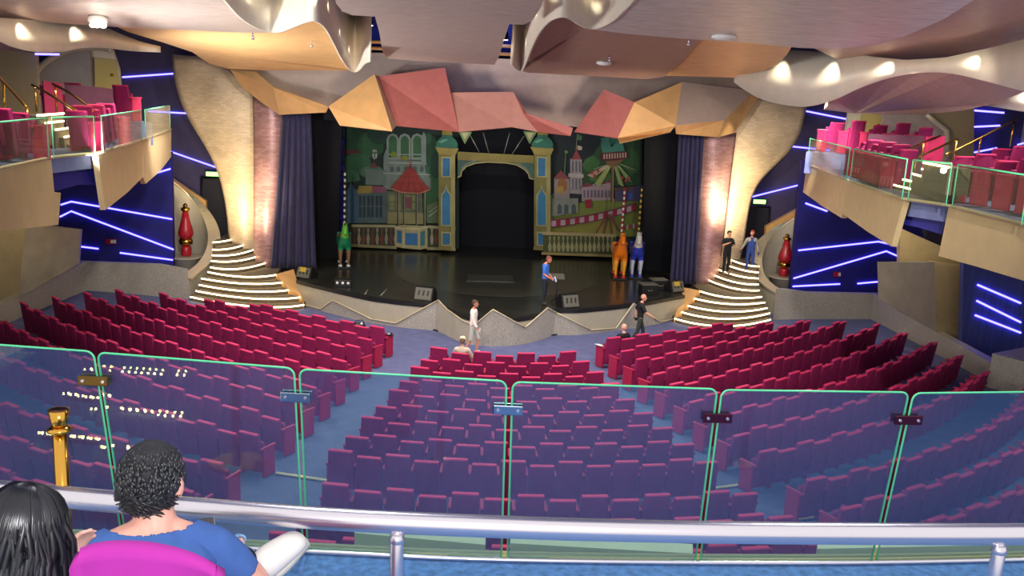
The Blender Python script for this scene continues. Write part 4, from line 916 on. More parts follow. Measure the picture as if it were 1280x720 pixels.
# ---- gateway arch, a cut-out flat in front of the backdrop
G = Painted(BY-.7)
gr = thing('gateway_arch', 'olive gold gateway with two blue panelled towers in the middle of the stage', 'stage set piece', onz(615, 318, STAGE_Z))
def tower(Afn, ox, name):
    def s(l): return Afn([(x+ox, y) for x, y in l])
    T = Painted(BY-.75)
    T.poly(s([(-34, 190), (40, 194), (40, 622), (-34, 618)]), (112, 104, 56)); T.poly(s([(22, 194), (40, 194), (40, 622), (22, 622)]), (142, 134, 84))
    T.line(s([(-30, 300), (40, 304)]), 3, (150, 138, 80)); T.line(s([(-34, 520), (42, 524)]), 3.4, (150, 138, 80)); T.line(s([(-36, 614), (42, 620)]), 3.4, (134, 122, 70))
    for (y0, y1) in ((206, 288), (544, 596)):
        T.poly(s([(-22, y0-6), (22, y0-4), (22, y1+6), (-22, y1+4)]), (150, 146, 96)); T.poly(s([(-16, y0), (16, y0+2), (16, y1), (-16, y1)]), (44, 98, 132))
    T.poly(s([(-24, 512), (-24, 372), (-8, 352), (0, 326), (8, 352), (24, 372), (24, 514)]), (150, 146, 96)); T.poly(s([(-18, 508), (-18, 376), (-5, 358), (0, 338), (5, 358), (18, 376), (18, 508)]), (50, 112, 146))
    T.poly(s([(-48, 160), (54, 166), (40, 196), (-34, 190)]), (136, 122, 62)); T.line(s([(-48, 160), (54, 168)]), 2, (172, 156, 84))
    T.poly(s([(-44, 158), (-46, 140), (-30, 120), (-20, 112), (-18, 84), (26, 86), (28, 114), (42, 124), (52, 144), (50, 164)]), (40, 92, 76)); T.poly(s([(-18, 84), (26, 86), (28, 104), (-19, 102)]), (132, 116, 46)); T.poly(s([(-36, 134), (-10, 122), (10, 124), (-20, 140)]), (84, 142, 112))
    o = T.mb.build('tower', T.ms, gr, recalc=False); m = o.modifiers.new('solid', 'SOLIDIFY'); m.thickness = .06; m.offset = -1
tower(A6, 568, 'tower'); tower(A7, 205, 'tower')
S_ = Painted(BY-.72)
S_.poly([(572, 190), (667, 195), (667, 204), (572, 200)], (118, 106, 54)); S_.line([(572, 190.5), (667, 195.5)], 1.6, (160, 146, 80)); S_.line([(572, 199), (620, 201), (667, 204)], 1.2, (160, 146, 80))
arch = [(572, 222), (576, 220), (577, 214), (583, 208), (594, 204), (608, 202.5), (618, 203), (632, 203.5), (646, 206), (656, 212), (661, 218), (662, 223), (667, 224)]
S_.poly([(572, 199)]+arch+[(667, 203)], (58, 84, 74)); S_.line(arch, 1.5, (150, 140, 88)); S_.line([(x, y-3.0) for x, y in arch[2:-2]], .8, (130, 130, 100))
so = S_.mb.build('arch_beam', S_.ms, gr, recalc=False); m = so.modifiers.new('solid', 'SOLIDIFY'); m.thickness = .06; m.offset = -1
for i, (a, b) in enumerate((((586, 166), (599, 190)), ((604, 166), (611, 191)), ((637, 166), (630, 192)), ((655, 170), (640, 193)))):
    k = MB(); k.tube([ony(*a, BY-.75), ony(*b, BY-.75)], .02, 6); tag(k.build('guy_rod', M['silver']), 'thin rod above the gateway beam, %s from the left' % ORD[i], 'rod', 'thin rods above the gateway')
for i, (a, w_) in enumerate((((581, 166), 'left'), ((662, 166), 'right'))):
    k = Painted(BY-1.0); k.poly([(a[0]-8, a[1]-2), (a[0]+9, a[1]-1), (a[0], a[1]+14)], (104, 128, 76)); k.poly([(a[0]-4, a[1]), (a[0]+5, a[1]), (a[0], a[1]+9)], (166, 160, 120))
    o = k.mb.build('pennant', k.ms, recalc=False); m = o.modifiers.new('solid', 'SOLIDIFY'); m.thickness = .03; tag(o, 'small green pennant hanging below the canopy by the %s tower' % w_, 'pennant', 'pennants over the gateway')
# ---- black legs and velvet curtains
def curtain(name, x0t, x1t, yt, x0b, x1b, yb, Y, m, label, n=11, amp=.13):
    mb = MB(); rows = []
    K = n*6
    for r in range(14):
        t = r/13; row_ = []
        for i in range(K+1):
            u = i/K; x = (x0t+(x1t-x0t)*u)*(1-t)+(x0b+(x1b-x0b)*u)*t; y = yt+(yb-yt)*t+(x1t-x0t)*u*.04
            ph = 6.283*n*u+.6*math.sin(3*t+u*5); a = amp*(.55+.45*t)*(1+.4*math.sin(u*17))
            p = ony(x, y, Y); row_.append(V((p.x+.05*math.sin(ph*.5), p.y-a*math.sin(ph), max(p.z, STAGE_Z+.01))))
        rows.append(row_)
    mb.grid(rows); o = mb.build(name, M[m], smooth=True, recalc=False); s = o.modifiers.new('solid', 'SOLIDIFY'); s.thickness = .02
    return tag(o, label, 'curtain', 'stage curtains')
curtain('stage_curtain', 354, 387, 138, 338, 396, 342, 37.0, 'curtain', 'pleated indigo velvet curtain at the left edge of the stage')
curtain('stage_curtain', 849, 879, 164, 837, 869, 362, 36.6, 'curtain', 'pleated indigo velvet curtain at the right edge of the stage')
mb = MB(); mb.slab([ony(384, 125, 39.6), ony(428, 128, 39.6), ony(422, 332, 39.6), ony(384, 330, 39.6)], (0, .08, 0)); tag(mb.build('black_masking', M['black']), 'black masking drape between the left curtain and the painted backdrop', 'stage cloth', 'black masking drapes')
mb = MB(); mb.slab([ony(806, 150, 39.2), ony(853, 155, 39.2), ony(848, 362, 39.2), ony(803, 350, 39.2)], (0, .08, 0)); tag(mb.build('black_masking', M['black']), 'black masking drape between the right curtain and the painted backdrop', 'stage cloth', 'black masking drapes')
mb = MB(); mb.slab([ony(405, 60, 37.2), ony(860, 80, 37.2), ony(860, 168, 37.2), ony(405, 150, 37.2)], (0, .08, 0)); tag(mb.build('black_border', M['black']), 'black border drape hidden behind the faceted canopy', 'stage cloth')
mb = MB(); mb.slab([ony(424, 150, 41.8), ony(428, 150, 41.8), ony(430, 318, 41.8), ony(424, 318, 41.8)], (0, .1, 0)); mb.build('x', M['void']).name = 'boom_panel'
bpy.data.objects['boom_panel'].data.name = 'boom_panel'; tag(bpy.data.objects['boom_panel'], 'narrow blue strip of cloth at the left edge of the backdrop', 'stage cloth')
# lighting booms in the wings
def boom(x, y0, y1, Y, label):
    b = ony(x, y1, Y); t = ony(x, y0, Y); b.z = STAGE_Z
    r = thing('lighting_boom', label, 'lighting boom', b, 0, 'lighting booms in the wings')
    H = t.z-b.z
    k = MB()
    for dx in (-.12, .12): k.tube([(dx, 0, 0), (dx, 0, H)], .03, 6)
    for i in range(12): k.tube([(-.12, 0, H*(i+.5)/12), (.12, 0, H*(i+1)/12)], .018, 5)
    local('ladder_frame', k, M['rubber'], r)
    k = MB(); k.box((0, 0, .03), (.7, .7, .06)); local('base_plate', k, M['rubber'], r)
    for i in range(4):
        k = MB(); z = H*(.3+.2*i); k.tube([(0, -.12, z), (0, -.42, z-.06)], [.08, .13], 10); local('lantern', k, M['void'], r)
boom(427, 160, 322, 41.6, 'dark lighting boom at the left edge of the painted backdrop'); boom(806, 178, 342, 40.4, 'dark lighting boom at the right edge of the painted backdrop')
# ---- carousel horses
def ev_mesh(o):
    bpy.context.view_layer.update(); dg = bpy.context.evaluated_depsgraph_get(); return bpy.data.meshes.new_from_object(o.evaluated_get(dg), depsgraph=dg)
def skin(verts, edges, radii, sub=2, root=0):
    """smooth surface grown round a jointed skeleton, as a mesh"""
    me = bpy.data.meshes.new('skeleton'); me.from_pydata([tuple(v) for v in verts], edges, []); o = bpy.data.objects.new('skeleton', me); COL.objects.link(o)
    m = o.modifiers.new('skin', 'SKIN'); m.use_smooth_shade = True
    for i, r in enumerate(radii):
        r = r if isinstance(r, tuple) else (r, r); me.skin_vertices[0].data[i].radius = r; me.skin_vertices[0].data[i].use_root = (i == root)
    s = o.modifiers.new('sub', 'SUBSURF'); s.levels = sub; s.render_levels = sub
    out = ev_mesh(o); bpy.data.objects.remove(o); return out
def addmesh(name, me, mats, parent, mt=None):
    me.name = name; me.materials.clear()
    for m in (mats if isinstance(mats, (list, tuple)) else [mats]): me.materials.append(m)
    for p in me.polygons: p.use_smooth = True
    o = bpy.data.objects.new(name, me); COL.objects.link(o); o.parent = parent
    if mt is not None: me.transform(mt)
    return o
def horse(x, y, label, cb, cl, ch, cs, cm, pole, pole_top, rz, hoofc, scale=1.0):
    p = onz(x, y, STAGE_Z); r = thing('carousel_horse', label, 'carousel horse', p, rz, 'carousel horses on the stage')
    # facing -y (towards the audience)
    v = [(0, .0, 1.05), (0, .42, 1.10), (0, .62, 1.08), (0, -.34, 1.08), (0, -.50, 1.16), (0, -.60, 1.42), (0, -.66, 1.66), (0, -.78, 1.72), (0, -.96, 1.52), (0, -1.02, 1.44)]
    e = [(0, 1), (1, 2), (0, 3), (3, 4), (4, 5), (5, 6), (6, 7), (7, 8), (8, 9)]
    R = [(.29, .29), (.28, .27), (.19, .2), (.30, .30), (.24, .26), (.16, .20), (.13, .16), (.125, .14), (.088, .095), (.07, .07)]
    hooves = []
    for sx in (-1, 1):
        for (yy, knee, foot, par) in ((-.40, (sx*.17, -.46, .52), (sx*.16, -.44, .12), 3), (.46, (sx*.17, .60, .56), (sx*.16, .52, .12), 1)):
            n = len(v); v += [(sx*.15, yy, .86), knee, (foot[0], foot[1], .22), foot]; e += [(par, n), (n, n+1), (n+1, n+2), (n+2, n+3)]
            R += [(.13, .14), (.075, .075), (.052, .052), (.06, .06)]; hooves.append(foot)
    n = len(v)
    me = skin([V(a)*scale for a in v], e, [(a*scale, b*scale) for a, b in R], 2)
    bmats = [mat('horse_'+cb[0], cb[1], .35, coat=.3), mat('horse_leg_'+cl[0], cl[1], .35, coat=.3), mat('horse_head_'+ch[0], ch[1], .35, coat=.3)]
    o = addmesh('body', me, bmats, r)
    for pl in me.polygons:
        c = pl.center/scale
        pl.material_index = 1 if c.z < .72 else (2 if (c.y < -.52 and c.z > 1.3) else 0)
    k = MB()
    for sx in (-1, 1): k.tube([V((sx*.06, -.68, 1.76))*scale, V((sx*.075, -.70, 1.90))*scale], [.035*scale, .008], 7)
    local('ears', k, bmats[2], r).name = 'ear_pair'
    k = MB(); k.tube([V(q)*scale for q in [(0, -.62, 1.86), (0, -.48, 1.66), (0, -.40, 1.42), (0, -.30, 1.30)]], [.03*scale, .075*scale, .085*scale, .04*scale], 8); local('mane', k, mat('mane_'+cm[0], cm[1], .6), r)
    k = MB(); k.tube([V(q)*scale for q in [(0, .72, 1.16), (0, .86, 1.0), (0, .88, .7), (0, .84, .5)]], [.04*scale, .07*scale, .07*scale, .015], 8); local('tail', k, mat('mane_'+cm[0], cm[1], .6), r)
    k = MB(); k.ball(V((0, .05, 1.27))*scale, (.27*scale, .30*scale, .10*scale)); k.tube([V((0, .28, 1.3))*scale, V((0, .34, 1.44))*scale], [.16*scale, .05*scale], 8); local('saddle', k, mat('saddle_'+cs[0], cs[1], .5), r)
    for f in hooves:
        k = MB(); k.lathe(V((f[0], f[1], 0))*scale, [(.085*scale, 0), (.09*scale, .05), (.06*scale, .13*scale)], 10); local('hoof', k, mat('hoof_'+hoofc[0], hoofc[1], .5), r)
    for sx in (-1, 1):
        k = MB(); k.ball(V((sx*.095, -.80, 1.66))*scale, .022, n=8); local('eye', k, M['rubber'], r)
    t = ony(*pole_top, p.y); H = t.z-STAGE_Z
    k = MB(); N = 26; z0 = .75*scale
    for i in range(N):
        a, b = z0+(H-z0)*i/N, z0+(H-z0)*(i+1)/N; k.tube([(0, .0, a), (0, .0, b)], .045, 8, i % 2)
    local('striped_pole', k, [mat('pole_'+pole[0], pole[1], .4), mat('pole_'+pole[2], pole[3], .4)], r)
    k = MB(); k.box((0, 0, .035), (.6, 1.5, .05), bev=.01); local('base_board', k, M['rubber'], r)
    return r
horse(430, 332, 'green carousel horse with a black and white striped pole at the left of the stage', ('green', (30, 130, 90)), ('tan', (130, 96, 66)), ('lime', (110, 190, 70)), ('brown', (120, 60, 30)), ('brown', (96, 52, 30)), ('white', (205, 205, 190), 'black', (30, 30, 34)), (430, 212), .15, ('white', (210, 210, 200)), 1.0)
horse(773, 346, 'orange and yellow carousel horse with a red and white striped pole', ('orange', (232, 120, 22)), ('amber', (236, 160, 40)), ('orange', (232, 120, 22)), ('crimson', (170, 30, 30)), ('gold', (220, 150, 40)), ('white', (205, 205, 190), 'red', (150, 26, 34)), (786, 236), -.1, ('red', (200, 40, 40)), 1.05)
horse(794, 345, 'blue and white carousel horse with a yellow and black striped pole', ('blue', (46, 62, 180)), ('white', (190, 194, 214)), ('white', (214, 212, 204)), ('navy', (40, 44, 120)), ('white', (214, 212, 204)), ('yellow', (190, 160, 60), 'black', (30, 30, 34)), (801, 232), -.15, ('blue', (40, 60, 170)), 1.05)
# ---- stage monitors, stand, cases
def monitor(x, y, rz, label, s=1.0, tape=False):
    p = onz(x, y, STAGE_Z); r = thing('stage_monitor', label, 'stage monitor', p, rz, 'wedge stage monitors')
    w_ = .34*s; prof = [(-.28*s, 0), (.26*s, 0), (.30*s, .16*s), (-.02*s, .46*s), (-.28*s, .30*s)]
    prof = [(-.30*s, 0), (.26*s, 0), (.26*s, .20*s), (.02*s, .48*s), (-.14*s, .46*s)]
    k = MB(); k.slab([(-w_, yy, z) for yy, z in prof], (2*w_, 0, 0)); local('cabinet', k, M['rubber'], r, bevel=.01)
    k = MB(); a, b = V((0, -.30*s, .02)), V((0, -.14*s, .46*s)); d = (b-a); nn = V((0, -d.z, d.y)).normalized()*.02
    P_ = [a+d*.06+V((-w_*.9, 0, 0)), a+d*.06+V((w_*.9, 0, 0)), a+d*.94+V((w_*.9, 0, 0)), a+d*.94+V((-w_*.9, 0, 0))]
    k.slab([q+nn for q in P_], nn*.4); g = local('grille', k, M['grille'], r)
    for q in (-.5, 0, .5):
        k = MB(); k.slab([a+d*.35+V((w_*q-.03, 0, 0))+nn*1.6, a+d*.35+V((w_*q+.03, 0, 0))+nn*1.6, a+d*.75+V((w_*q+.05, 0, 0))+nn*1.6, a+d*.75+V((w_*q-.01, 0, 0))+nn*1.6], nn*.2); local('vent_slot', k, M['rubber'], r)
    if tape:
        k = MB(); k.slab([q+nn*1.7 for q in [a+d*.55+V((-.2*s, 0, 0)), a+d*.55+V((.1*s, 0, 0)), a+d*.95+V((.1*s, 0, 0)), a+d*.95+V((-.2*s, 0, 0))]], nn*.2); local('yellow_patch', k, mat('yellow_tape', (176, 150, 50), .6), r)
monitor(532, 374, -.35, 'black wedge stage monitor on the stage edge left of the apron bulge')
monitor(709, 383, .4, 'black wedge stage monitor beside the man in the blue shirt')
monitor(384, 347, -.5, 'black wedge stage monitor with a yellow front beside the left curtain', .95, True)
monitor(842, 364, .5, 'black wedge stage monitor with a yellow front beside the right curtain', .95, True)
for (x, y, l) in ((809, 368, 'black equipment case at the right stage edge'), (822, 362, 'black equipment case further from the edge, near the right curtain')):
    p = onz(x, y, STAGE_Z); r = thing('equipment_case', l, 'equipment case', p, .2, 'equipment cases on the stage')
    k = MB(); k.box((0, 0, .2), (.62, .45, .4), bev=.02); local('box', k, M['rubber'], r)
    k = MB(); k.box((0, 0, .42), (.64, .47, .05), bev=.01); local('lid', k, M['grille'], r)
    k = MB(); k.tube([(-.1, -.24, .24), (-.08, -.28, .2), (.08, -.28, .2), (.1, -.24, .24)], .012, 6); local('handle', k, M['silver'], r)
p = onz(429, 358, STAGE_Z); r = thing('lighting_floor_unit', 'black floor lighting unit with white lamps in front of the green horse', 'lighting unit', p)
k = MB(); k.box((0, 0, .14), (.62, .35, .28), bev=.02); local('housing', k, M['rubber'], r)
for dx in (-.2, 0, .2):
    k = MB(); k.ball((dx, -.17, .16), .055); local('lamp', k, M['white'], r)
# music stand and mixing desk the man leans over
p = onz(695, 379, STAGE_Z); r = thing('music_stand', 'black stand holding a small desk in front of the man in the blue shirt', 'stand', p)
k = MB(); k.tube([(0, 0, .05), (0, 0, .95)], .02, 8); local('pole', k, M['rubber'], r)
for a in range(3):
    k = MB(); k.tube([(0, 0, .22), (.3*math.cos(a*2.09), .3*math.sin(a*2.09), .01)], .014, 6); local('leg', k, M['rubber'], r)
k = MB(); k.box((0, 0, .98), (.5, .36, .05), rx=.35, bev=.01); local('desk', k, M['grille'], r)
for i, (a, b) in enumerate((((460, 362), (456, 368)), ((484, 361), (476, 369)))):
    k = MB(); q, u = onz(*a, STAGE_Z+.012), onz(*b, STAGE_Z+.012); k.tube([q, u], .015, 6); tag(k.build('floor_tape', M['beige']), 'short pale strip of tape on the stage floor, %s from the left' % ORD[i], 'tape', 'tape marks on the stage')
# ================================================================== PEOPLE
SKIN_T = dict(light=(226, 170, 146), tan=(196, 132, 100), ruddy=(222, 146, 122), pink=(236, 176, 160))
def fuse(meshes, voxel, smooth=2):
    """several overlapping closed meshes grown into one continuous surface"""
    bm = bmesh.new()
    for m in meshes: bm.from_mesh(m)
    me = bpy.data.meshes.new('fuse'); bm.to_mesh(me); bm.free(); o = bpy.data.objects.new('fuse', me); COL.objects.link(o)
    r = o.modifiers.new('r', 'REMESH'); r.mode = 'VOXEL'; r.voxel_size = voxel
    s = o.modifiers.new('s', 'SMOOTH'); s.iterations = smooth; s.factor = .5
    out = ev_mesh(o); bpy.data.objects.remove(o); return out
def seg_t(p, a, b):
    ab = b-a; t = max(0, min(1, (p-a).dot(ab)/max(ab.length_squared, 1e-9))); return t, (p-(a+ab*t)).length
def garment(body, j, ed, rad, allow, off, zmin=None):
    """cloth layer that follows the body: the skin surface nearest the chosen bones, lifted by off; allow: {bone: (t0, t1)}"""
    R = lambda n: rad[n][0] if isinstance(rad[n], tuple) else rad[n]
    j = dict(j); rad = dict(rad); j['top'] = j['hed']+(j['hed']-j['nek']).normalized()*.03+V((0, 0, .16)); rad['top'] = .13; j['jaw'] = j['hed']+V((0, 0, .03)); rad['jaw'] = .10
    ed = list(ed)+[('jaw', 'top')]
    ok = []
    for v in body.vertices:
        best = None
        for a, b in ed:
            t, d = seg_t(v.co, j[a], j[b]); k = d/(R(a)*(1-t)+R(b)*t)
            if best is None or k < best[0]: best = (k, (a, b), t)
        al = allow.get(best[1]); ok.append(al is not None and al[0] <= best[2] <= al[1])
    bm = bmesh.new(); mp = {}
    for p in body.polygons:
        if all(ok[i] for i in p.vertices):
            for i in p.vertices:
                if i not in mp: mp[i] = bm.verts.new(body.vertices[i].co+body.vertices[i].normal*off)
            bm.faces.new([mp[i] for i in p.vertices])
    me = bpy.data.meshes.new('garment'); bm.to_mesh(me); bm.free(); return me
def garment_obj(name, me, m, parent, th=.008):
    o = addmesh(name, me, m, parent); s = o.modifiers.new('smooth', 'SMOOTH'); s.iterations = 3; s.factor = .5
    s = o.modifiers.new('solid', 'SOLIDIFY'); s.thickness = th; s.offset = -1; return o
def figure(J, rad):
    """arms, legs and torso as overlapping tapered volumes, ready to be fused"""
    k = MB(); sx = (J['sL']-J['sR']); 
    for a, b in (('sL', 'eL'), ('eL', 'wL'), ('sR', 'eR'), ('eR', 'wR'), ('hL', 'kL'), ('kL', 'aL'), ('aL', 'tL'), ('hR', 'kR'), ('kR', 'aR'), ('aR', 'tR'), ('nek', 'hed'), ('sL', 'sR'), ('hL', 'hR')):
        ra, rb = [(q[0]+q[1])/2 if isinstance(q, tuple) else q for q in (rad[a], rad[b])]; n = 8
        bulge = .12 if a[0] in 'skeh' and len(a) == 2 else 0
        pts = [J[a].lerp(J[b], i/n) for i in range(n+1)]; k.tube(pts, [(ra+(rb-ra)*i/n)*(1+bulge*math.sin(math.pi*min(1, i/n*1.5))) for i in range(n+1)], 12); k.ball(J[a], ra, n=12); k.ball(J[b], rb, n=12)
    X = sx.normalized(); spine = [J['hL'].lerp(J['hR'], .5), J['pel'], J['spi'], J['che'], J['che'].lerp(J['nek'], .45)]; R_ = [(.14, .11), (.145, .11), (.132, .10), (.165, .112), (.14, .075)]
    R_ = [(rad['pel'][0]*1.05, rad['pel'][1]*1.05), rad['pel'], rad['spi'], (rad['che'][0]*1.15, rad['che'][1]*1.1), (rad['che'][0]*.95, rad['che'][1]*.75)]
    for (a, b), (ra, rb) in zip(zip(spine, spine[1:]), zip(R_, R_[1:])):
        Z = (b-a).normalized(); Y = Z.cross(X).normalized(); X2 = Y.cross(Z); rot = Matrix((X2, Y, Z)).transposed()
        for i in range(5):
            t = i/4; k.ball(a.lerp(b, t), (ra[0]*(1-t)+rb[0]*t, ra[1]*(1-t)+rb[1]*t, .075), n=16, rot=rot)
    k.tube([J['che'].lerp(J['nek'], .5), J['nek'].lerp(J['hed'], .5)], [.085, .055], 12)
    for s_ in ('sL', 'sR'): k.tube([J[s_], J['nek'].lerp(J[s_], .25)], [rad['sL']*1.0, .06], 10)
    return mb_mesh(k)
def mb_mesh(mb):
    bmesh.ops.recalc_face_normals(mb.bm, faces=mb.bm.faces); me = bpy.data.meshes.new('m'); mb.bm.to_mesh(me); mb.bm.free(); return me
def hand(mb, wrist, d, palm_n, side, curl=.5, s=1.0):
    """palm with four unequal bent fingers and a side thumb; d: direction of the hand, palm_n: the way the palm faces"""
    d = V(d).normalized(); n = V(palm_n); n = (n-d*n.dot(d)).normalized(); a = d.cross(n)*side
    c = V(wrist)+d*.045*s
    rot = Matrix((a, d, n)).transposed()
    mb.ball(c, (.040*s, .052*s, .017*s), n=10, rot=rot)
    for i, (off, ln) in enumerate(((-.029, .072), (-.010, .083), (.010, .078), (.028, .060))):
        p = c+a*off*s+d*.026*s; pts = [p]; dd = d.copy()
        for k in range(3):
            ang = curl*(.5+.35*k); dd = (dd*math.cos(ang)+n*math.sin(ang)).normalized(); pts.append(pts[-1]+dd*ln*s*(.42, .33, .25)[k])
        mb.tube(pts, [.0095*s, .0092*s, .0085*s, .007*s], 7)
    p = c-a*.034*s-d*.018*s; t = (d*.55-a*.8+n*.3).normalized(); q = p+t*.04*s; mb.tube([p, q, q+(t*.5+d*.6+n*.4).normalized()*.034*s], [.013*s, .011*s, .008*s], 7)
BONES = []; BRAD = {}
def person(name_lab, loc, rz, J, skin_rgb, shirt, trousers, hair, sleeve=.5, leg=1.0, shoes=(30, 30, 34), hcap=None, look=(0, 0), voxel=.011, curl=.5, beard=None, handdir=None, extra=None, hairlen=0):
    """figure faces local -y; J overrides joints; +x is the figure's left"""
    j = dict(pel=(0, 0, .96), spi=(0, -.01, 1.14), che=(0, 0, 1.34), nek=(0, .01, 1.50), hed=(0, -.015, 1.57),
        sL=(.18, 0, 1.43), eL=(.24, .03, 1.14), wL=(.25, -.06, .90), sR=(-.18, 0, 1.43), eR=(-.24, .03, 1.14), wR=(-.25, -.06, .90),
        hL=(.09, 0, .92), kL=(.10, -.02, .50), aL=(.10, .02, .09), tL=(.12, -.15, .04), hR=(-.09, 0, .92), kR=(-.10, -.02, .50), aR=(-.10, .02, .09), tR=(-.12, -.15, .04))
    j.update(J); j = {k: V(v) for k, v in j.items()}
    r = thing('person', name_lab, 'person', loc, rz)
    sk = mat('skin_%d_%d_%d' % skin_rgb, skin_rgb, .55)
    names = ['pel', 'spi', 'che', 'nek', 'hed', 'sL', 'eL', 'wL', 'sR', 'eR', 'wR', 'hL', 'kL', 'aL', 'tL', 'hR', 'kR', 'aR', 'tR']
    ed = [('pel', 'spi'), ('spi', 'che'), ('che', 'nek'), ('nek', 'hed'), ('che', 'sL'), ('sL', 'eL'), ('eL', 'wL'), ('che', 'sR'), ('sR', 'eR'), ('eR', 'wR'), ('pel', 'hL'), ('hL', 'kL'), ('kL', 'aL'), ('aL', 'tL'), ('pel', 'hR'), ('hR', 'kR'), ('kR', 'aR'), ('aR', 'tR')]
    rad = dict(pel=(.145, .11), spi=(.135, .10), che=(.155, .11), nek=.056, hed=.055, sL=.062, eL=.044, wL=.029, sR=.062, eR=.044, wR=.029, hL=.085, kL=.058, aL=.04, tL=.035, hR=.085, kR=.058, aR=.04, tR=.035)
    BONES[:] = ed; BRAD.update(rad)
    body = skin([j[n] for n in names], [(names.index(a), names.index(b)) for a, b in ed], [rad[n] for n in names], 2)
    # head with face
    yaw, pit = look; RM = Matrix.Rotation(yaw, 3, 'Z') @ Matrix.Rotation(pit, 3, 'X')
    hc = j['hed']+V((0, 0, .0))+RM @ V((0, -.012, .105))
    H = MB(); f = lambda p: hc+RM @ V(p)
    H.ball(f((0, .012, .02)), (.077, .095, .098), n=18, rot=RM); H.ball(f((0, -.022, -.045)), (.056, .068, .066), n=14, rot=RM)
    H.tube([f((0, -.082, .022)), f((0, -.108, -.018)), f((0, -.09, -.028))], [.011, .017, .012], 8)
    H.ball(f((0, -.088, -.062)), (.024, .012, .012), n=8, rot=RM); H.ball(f((0, -.07, -.10)), (.026, .022, .02), n=8, rot=RM)
    for sx in (-1, 1): H.ball(f((sx*.078, .015, -.005)), (.012, .022, .032), n=8, rot=RM); H.ball(f((sx*.03, -.078, .028)), (.022, .014, .008), n=8, rot=RM)
    hm = MB()
    for s_, e, w in ((1, 'eL', 'wL'), (-1, 'eR', 'wR')):
        d = (j[w]-j[e]).normalized(); pn = V((-s_*1, -.15, 0)) if handdir is None else V(handdir)
        if (pn-d*pn.dot(d)).length < .2: pn = V((0, -1, .2))
        hand(hm, j[w], d, pn, s_, curl)
    me = fuse([body, mb_mesh(H), mb_mesh(hm)], voxel)
    b = addmesh('body', me, [sk], r)
    ek = MB()
    for sx in (-1, 1): ek.ball(f((sx*.03, -.086, .018)), (.011, .007, .007), n=8, rot=RM)
    local('eyes', ek, M['rubber'], r)
    k = MB(); k.ball(f((0, -.093, -.062)), (.02, .009, .006), n=8, rot=RM); local('mouth', k, mat('lips', (160, 84, 80), .5), r)
    # clothes
    def lerp(a, b_, t): return j[a].lerp(j[b_], t)
    full = (0, 1)
    if shirt:
        al = {('pel', 'spi'): full, ('spi', 'che'): full, ('che', 'nek'): (0, .75), ('che', 'sL'): full, ('che', 'sR'): full, ('sL', 'eL'): (0, min(1, sleeve*2)), ('sR', 'eR'): (0, min(1, sleeve*2)), ('pel', 'hL'): (0, .35), ('pel', 'hR'): (0, .35)}
        if sleeve > .5: al[('eL', 'wL')] = al[('eR', 'wR')] = (0, sleeve*2-1)
        garment_obj('shirt', garment(me, j, ed, rad, al, .016), mat('cloth_%d_%d_%d' % shirt, shirt, .85, noise=.08, nscale=20), r)
    if trousers:
        al = {('pel', 'spi'): (0, .12), ('pel', 'hL'): full, ('pel', 'hR'): full, ('hL', 'kL'): (0, min(1, leg*2)), ('hR', 'kR'): (0, min(1, leg*2))}
        if leg > .5: al[('kL', 'aL')] = al[('kR', 'aR')] = (0, leg*2-1)
        garment_obj('trousers', garment(me, j, ed, rad, al, .012 if shirt != (20, 22, 26) else .012), mat('cloth_%d_%d_%d' % trousers, trousers, .85, noise=.08, nscale=20), r)
    if shoes:
        for q, (a, t) in enumerate((('aL', 'tL'), ('aR', 'tR'))):
            o = addmesh('shoe', skin([j[a]+V((0, .03, -.03)), j[a]+V((0, .0, 0)), j[a].lerp(j[t], .6), j[t]], [(0, 1), (1, 2), (2, 3)], [.045, .05, .045, .042], 2), mat('shoe_%d_%d_%d' % shoes, shoes, .5), r)
    if hair:
        k = MB(); k.ball(f((0, .028, .040)), (.083, .094, .088), n=16, rot=RM); k.ball(f((0, .05, -.01)), (.074, .068, .075), n=12, rot=RM); k.ball(f((0, -.045, .086)), (.062, .045, .032), n=10, rot=RM)
        for sx in (-1, 1): k.ball(f((sx*.068, .03, .02)), (.018, .05, .045), n=8, rot=RM)
        addmesh('hair', fuse([mb_mesh(k)], .009), mat('hair_%d_%d_%d' % hair, hair, .6, noise=.3, nscale=60), r)
    if beard:
        k = MB(); k.ball(f((0, -.048, -.075)), (.054, .052, .046), n=12, rot=RM); local('beard', k, mat('hair_%d_%d_%d' % beard, beard, .7), r)
    if hcap:
        k = MB(); k.lathe((0, 0, 0), [(.086, .0), (.088, .05), (.07, .095), (.02, .112)], 16); k.box((0, -.11, .012), (.13, .1, .012), bev=.004); k.transform(Matrix.Translation(f((0, .012, .03))) @ RM.to_4x4()); local('cap', k, mat('cap_%d_%d_%d' % hcap, hcap, .8), r)
    if extra: extra(r, j, f)
    return r
SIT = dict(pel=(0, 0, .50), spi=(0, .03, .68), che=(0, .05, .88), nek=(0, .05, 1.04), hed=(0, .03, 1.10), sL=(.18, .05, .97), sR=(-.18, .05, .97), eL=(.26, -.02, .70), eR=(-.26, -.02, .70), wL=(.25, -.26, .68), wR=(-.25, -.26, .68),
    hL=(.09, -.03, .48), hR=(-.09, -.03, .48), kL=(.12, -.46, .50), kR=(-.12, -.46, .50), aL=(.12, -.48, .09), aR=(-.12, -.48, .09), tL=(.13, -.64, .04), tR=(-.13, -.64, .04))
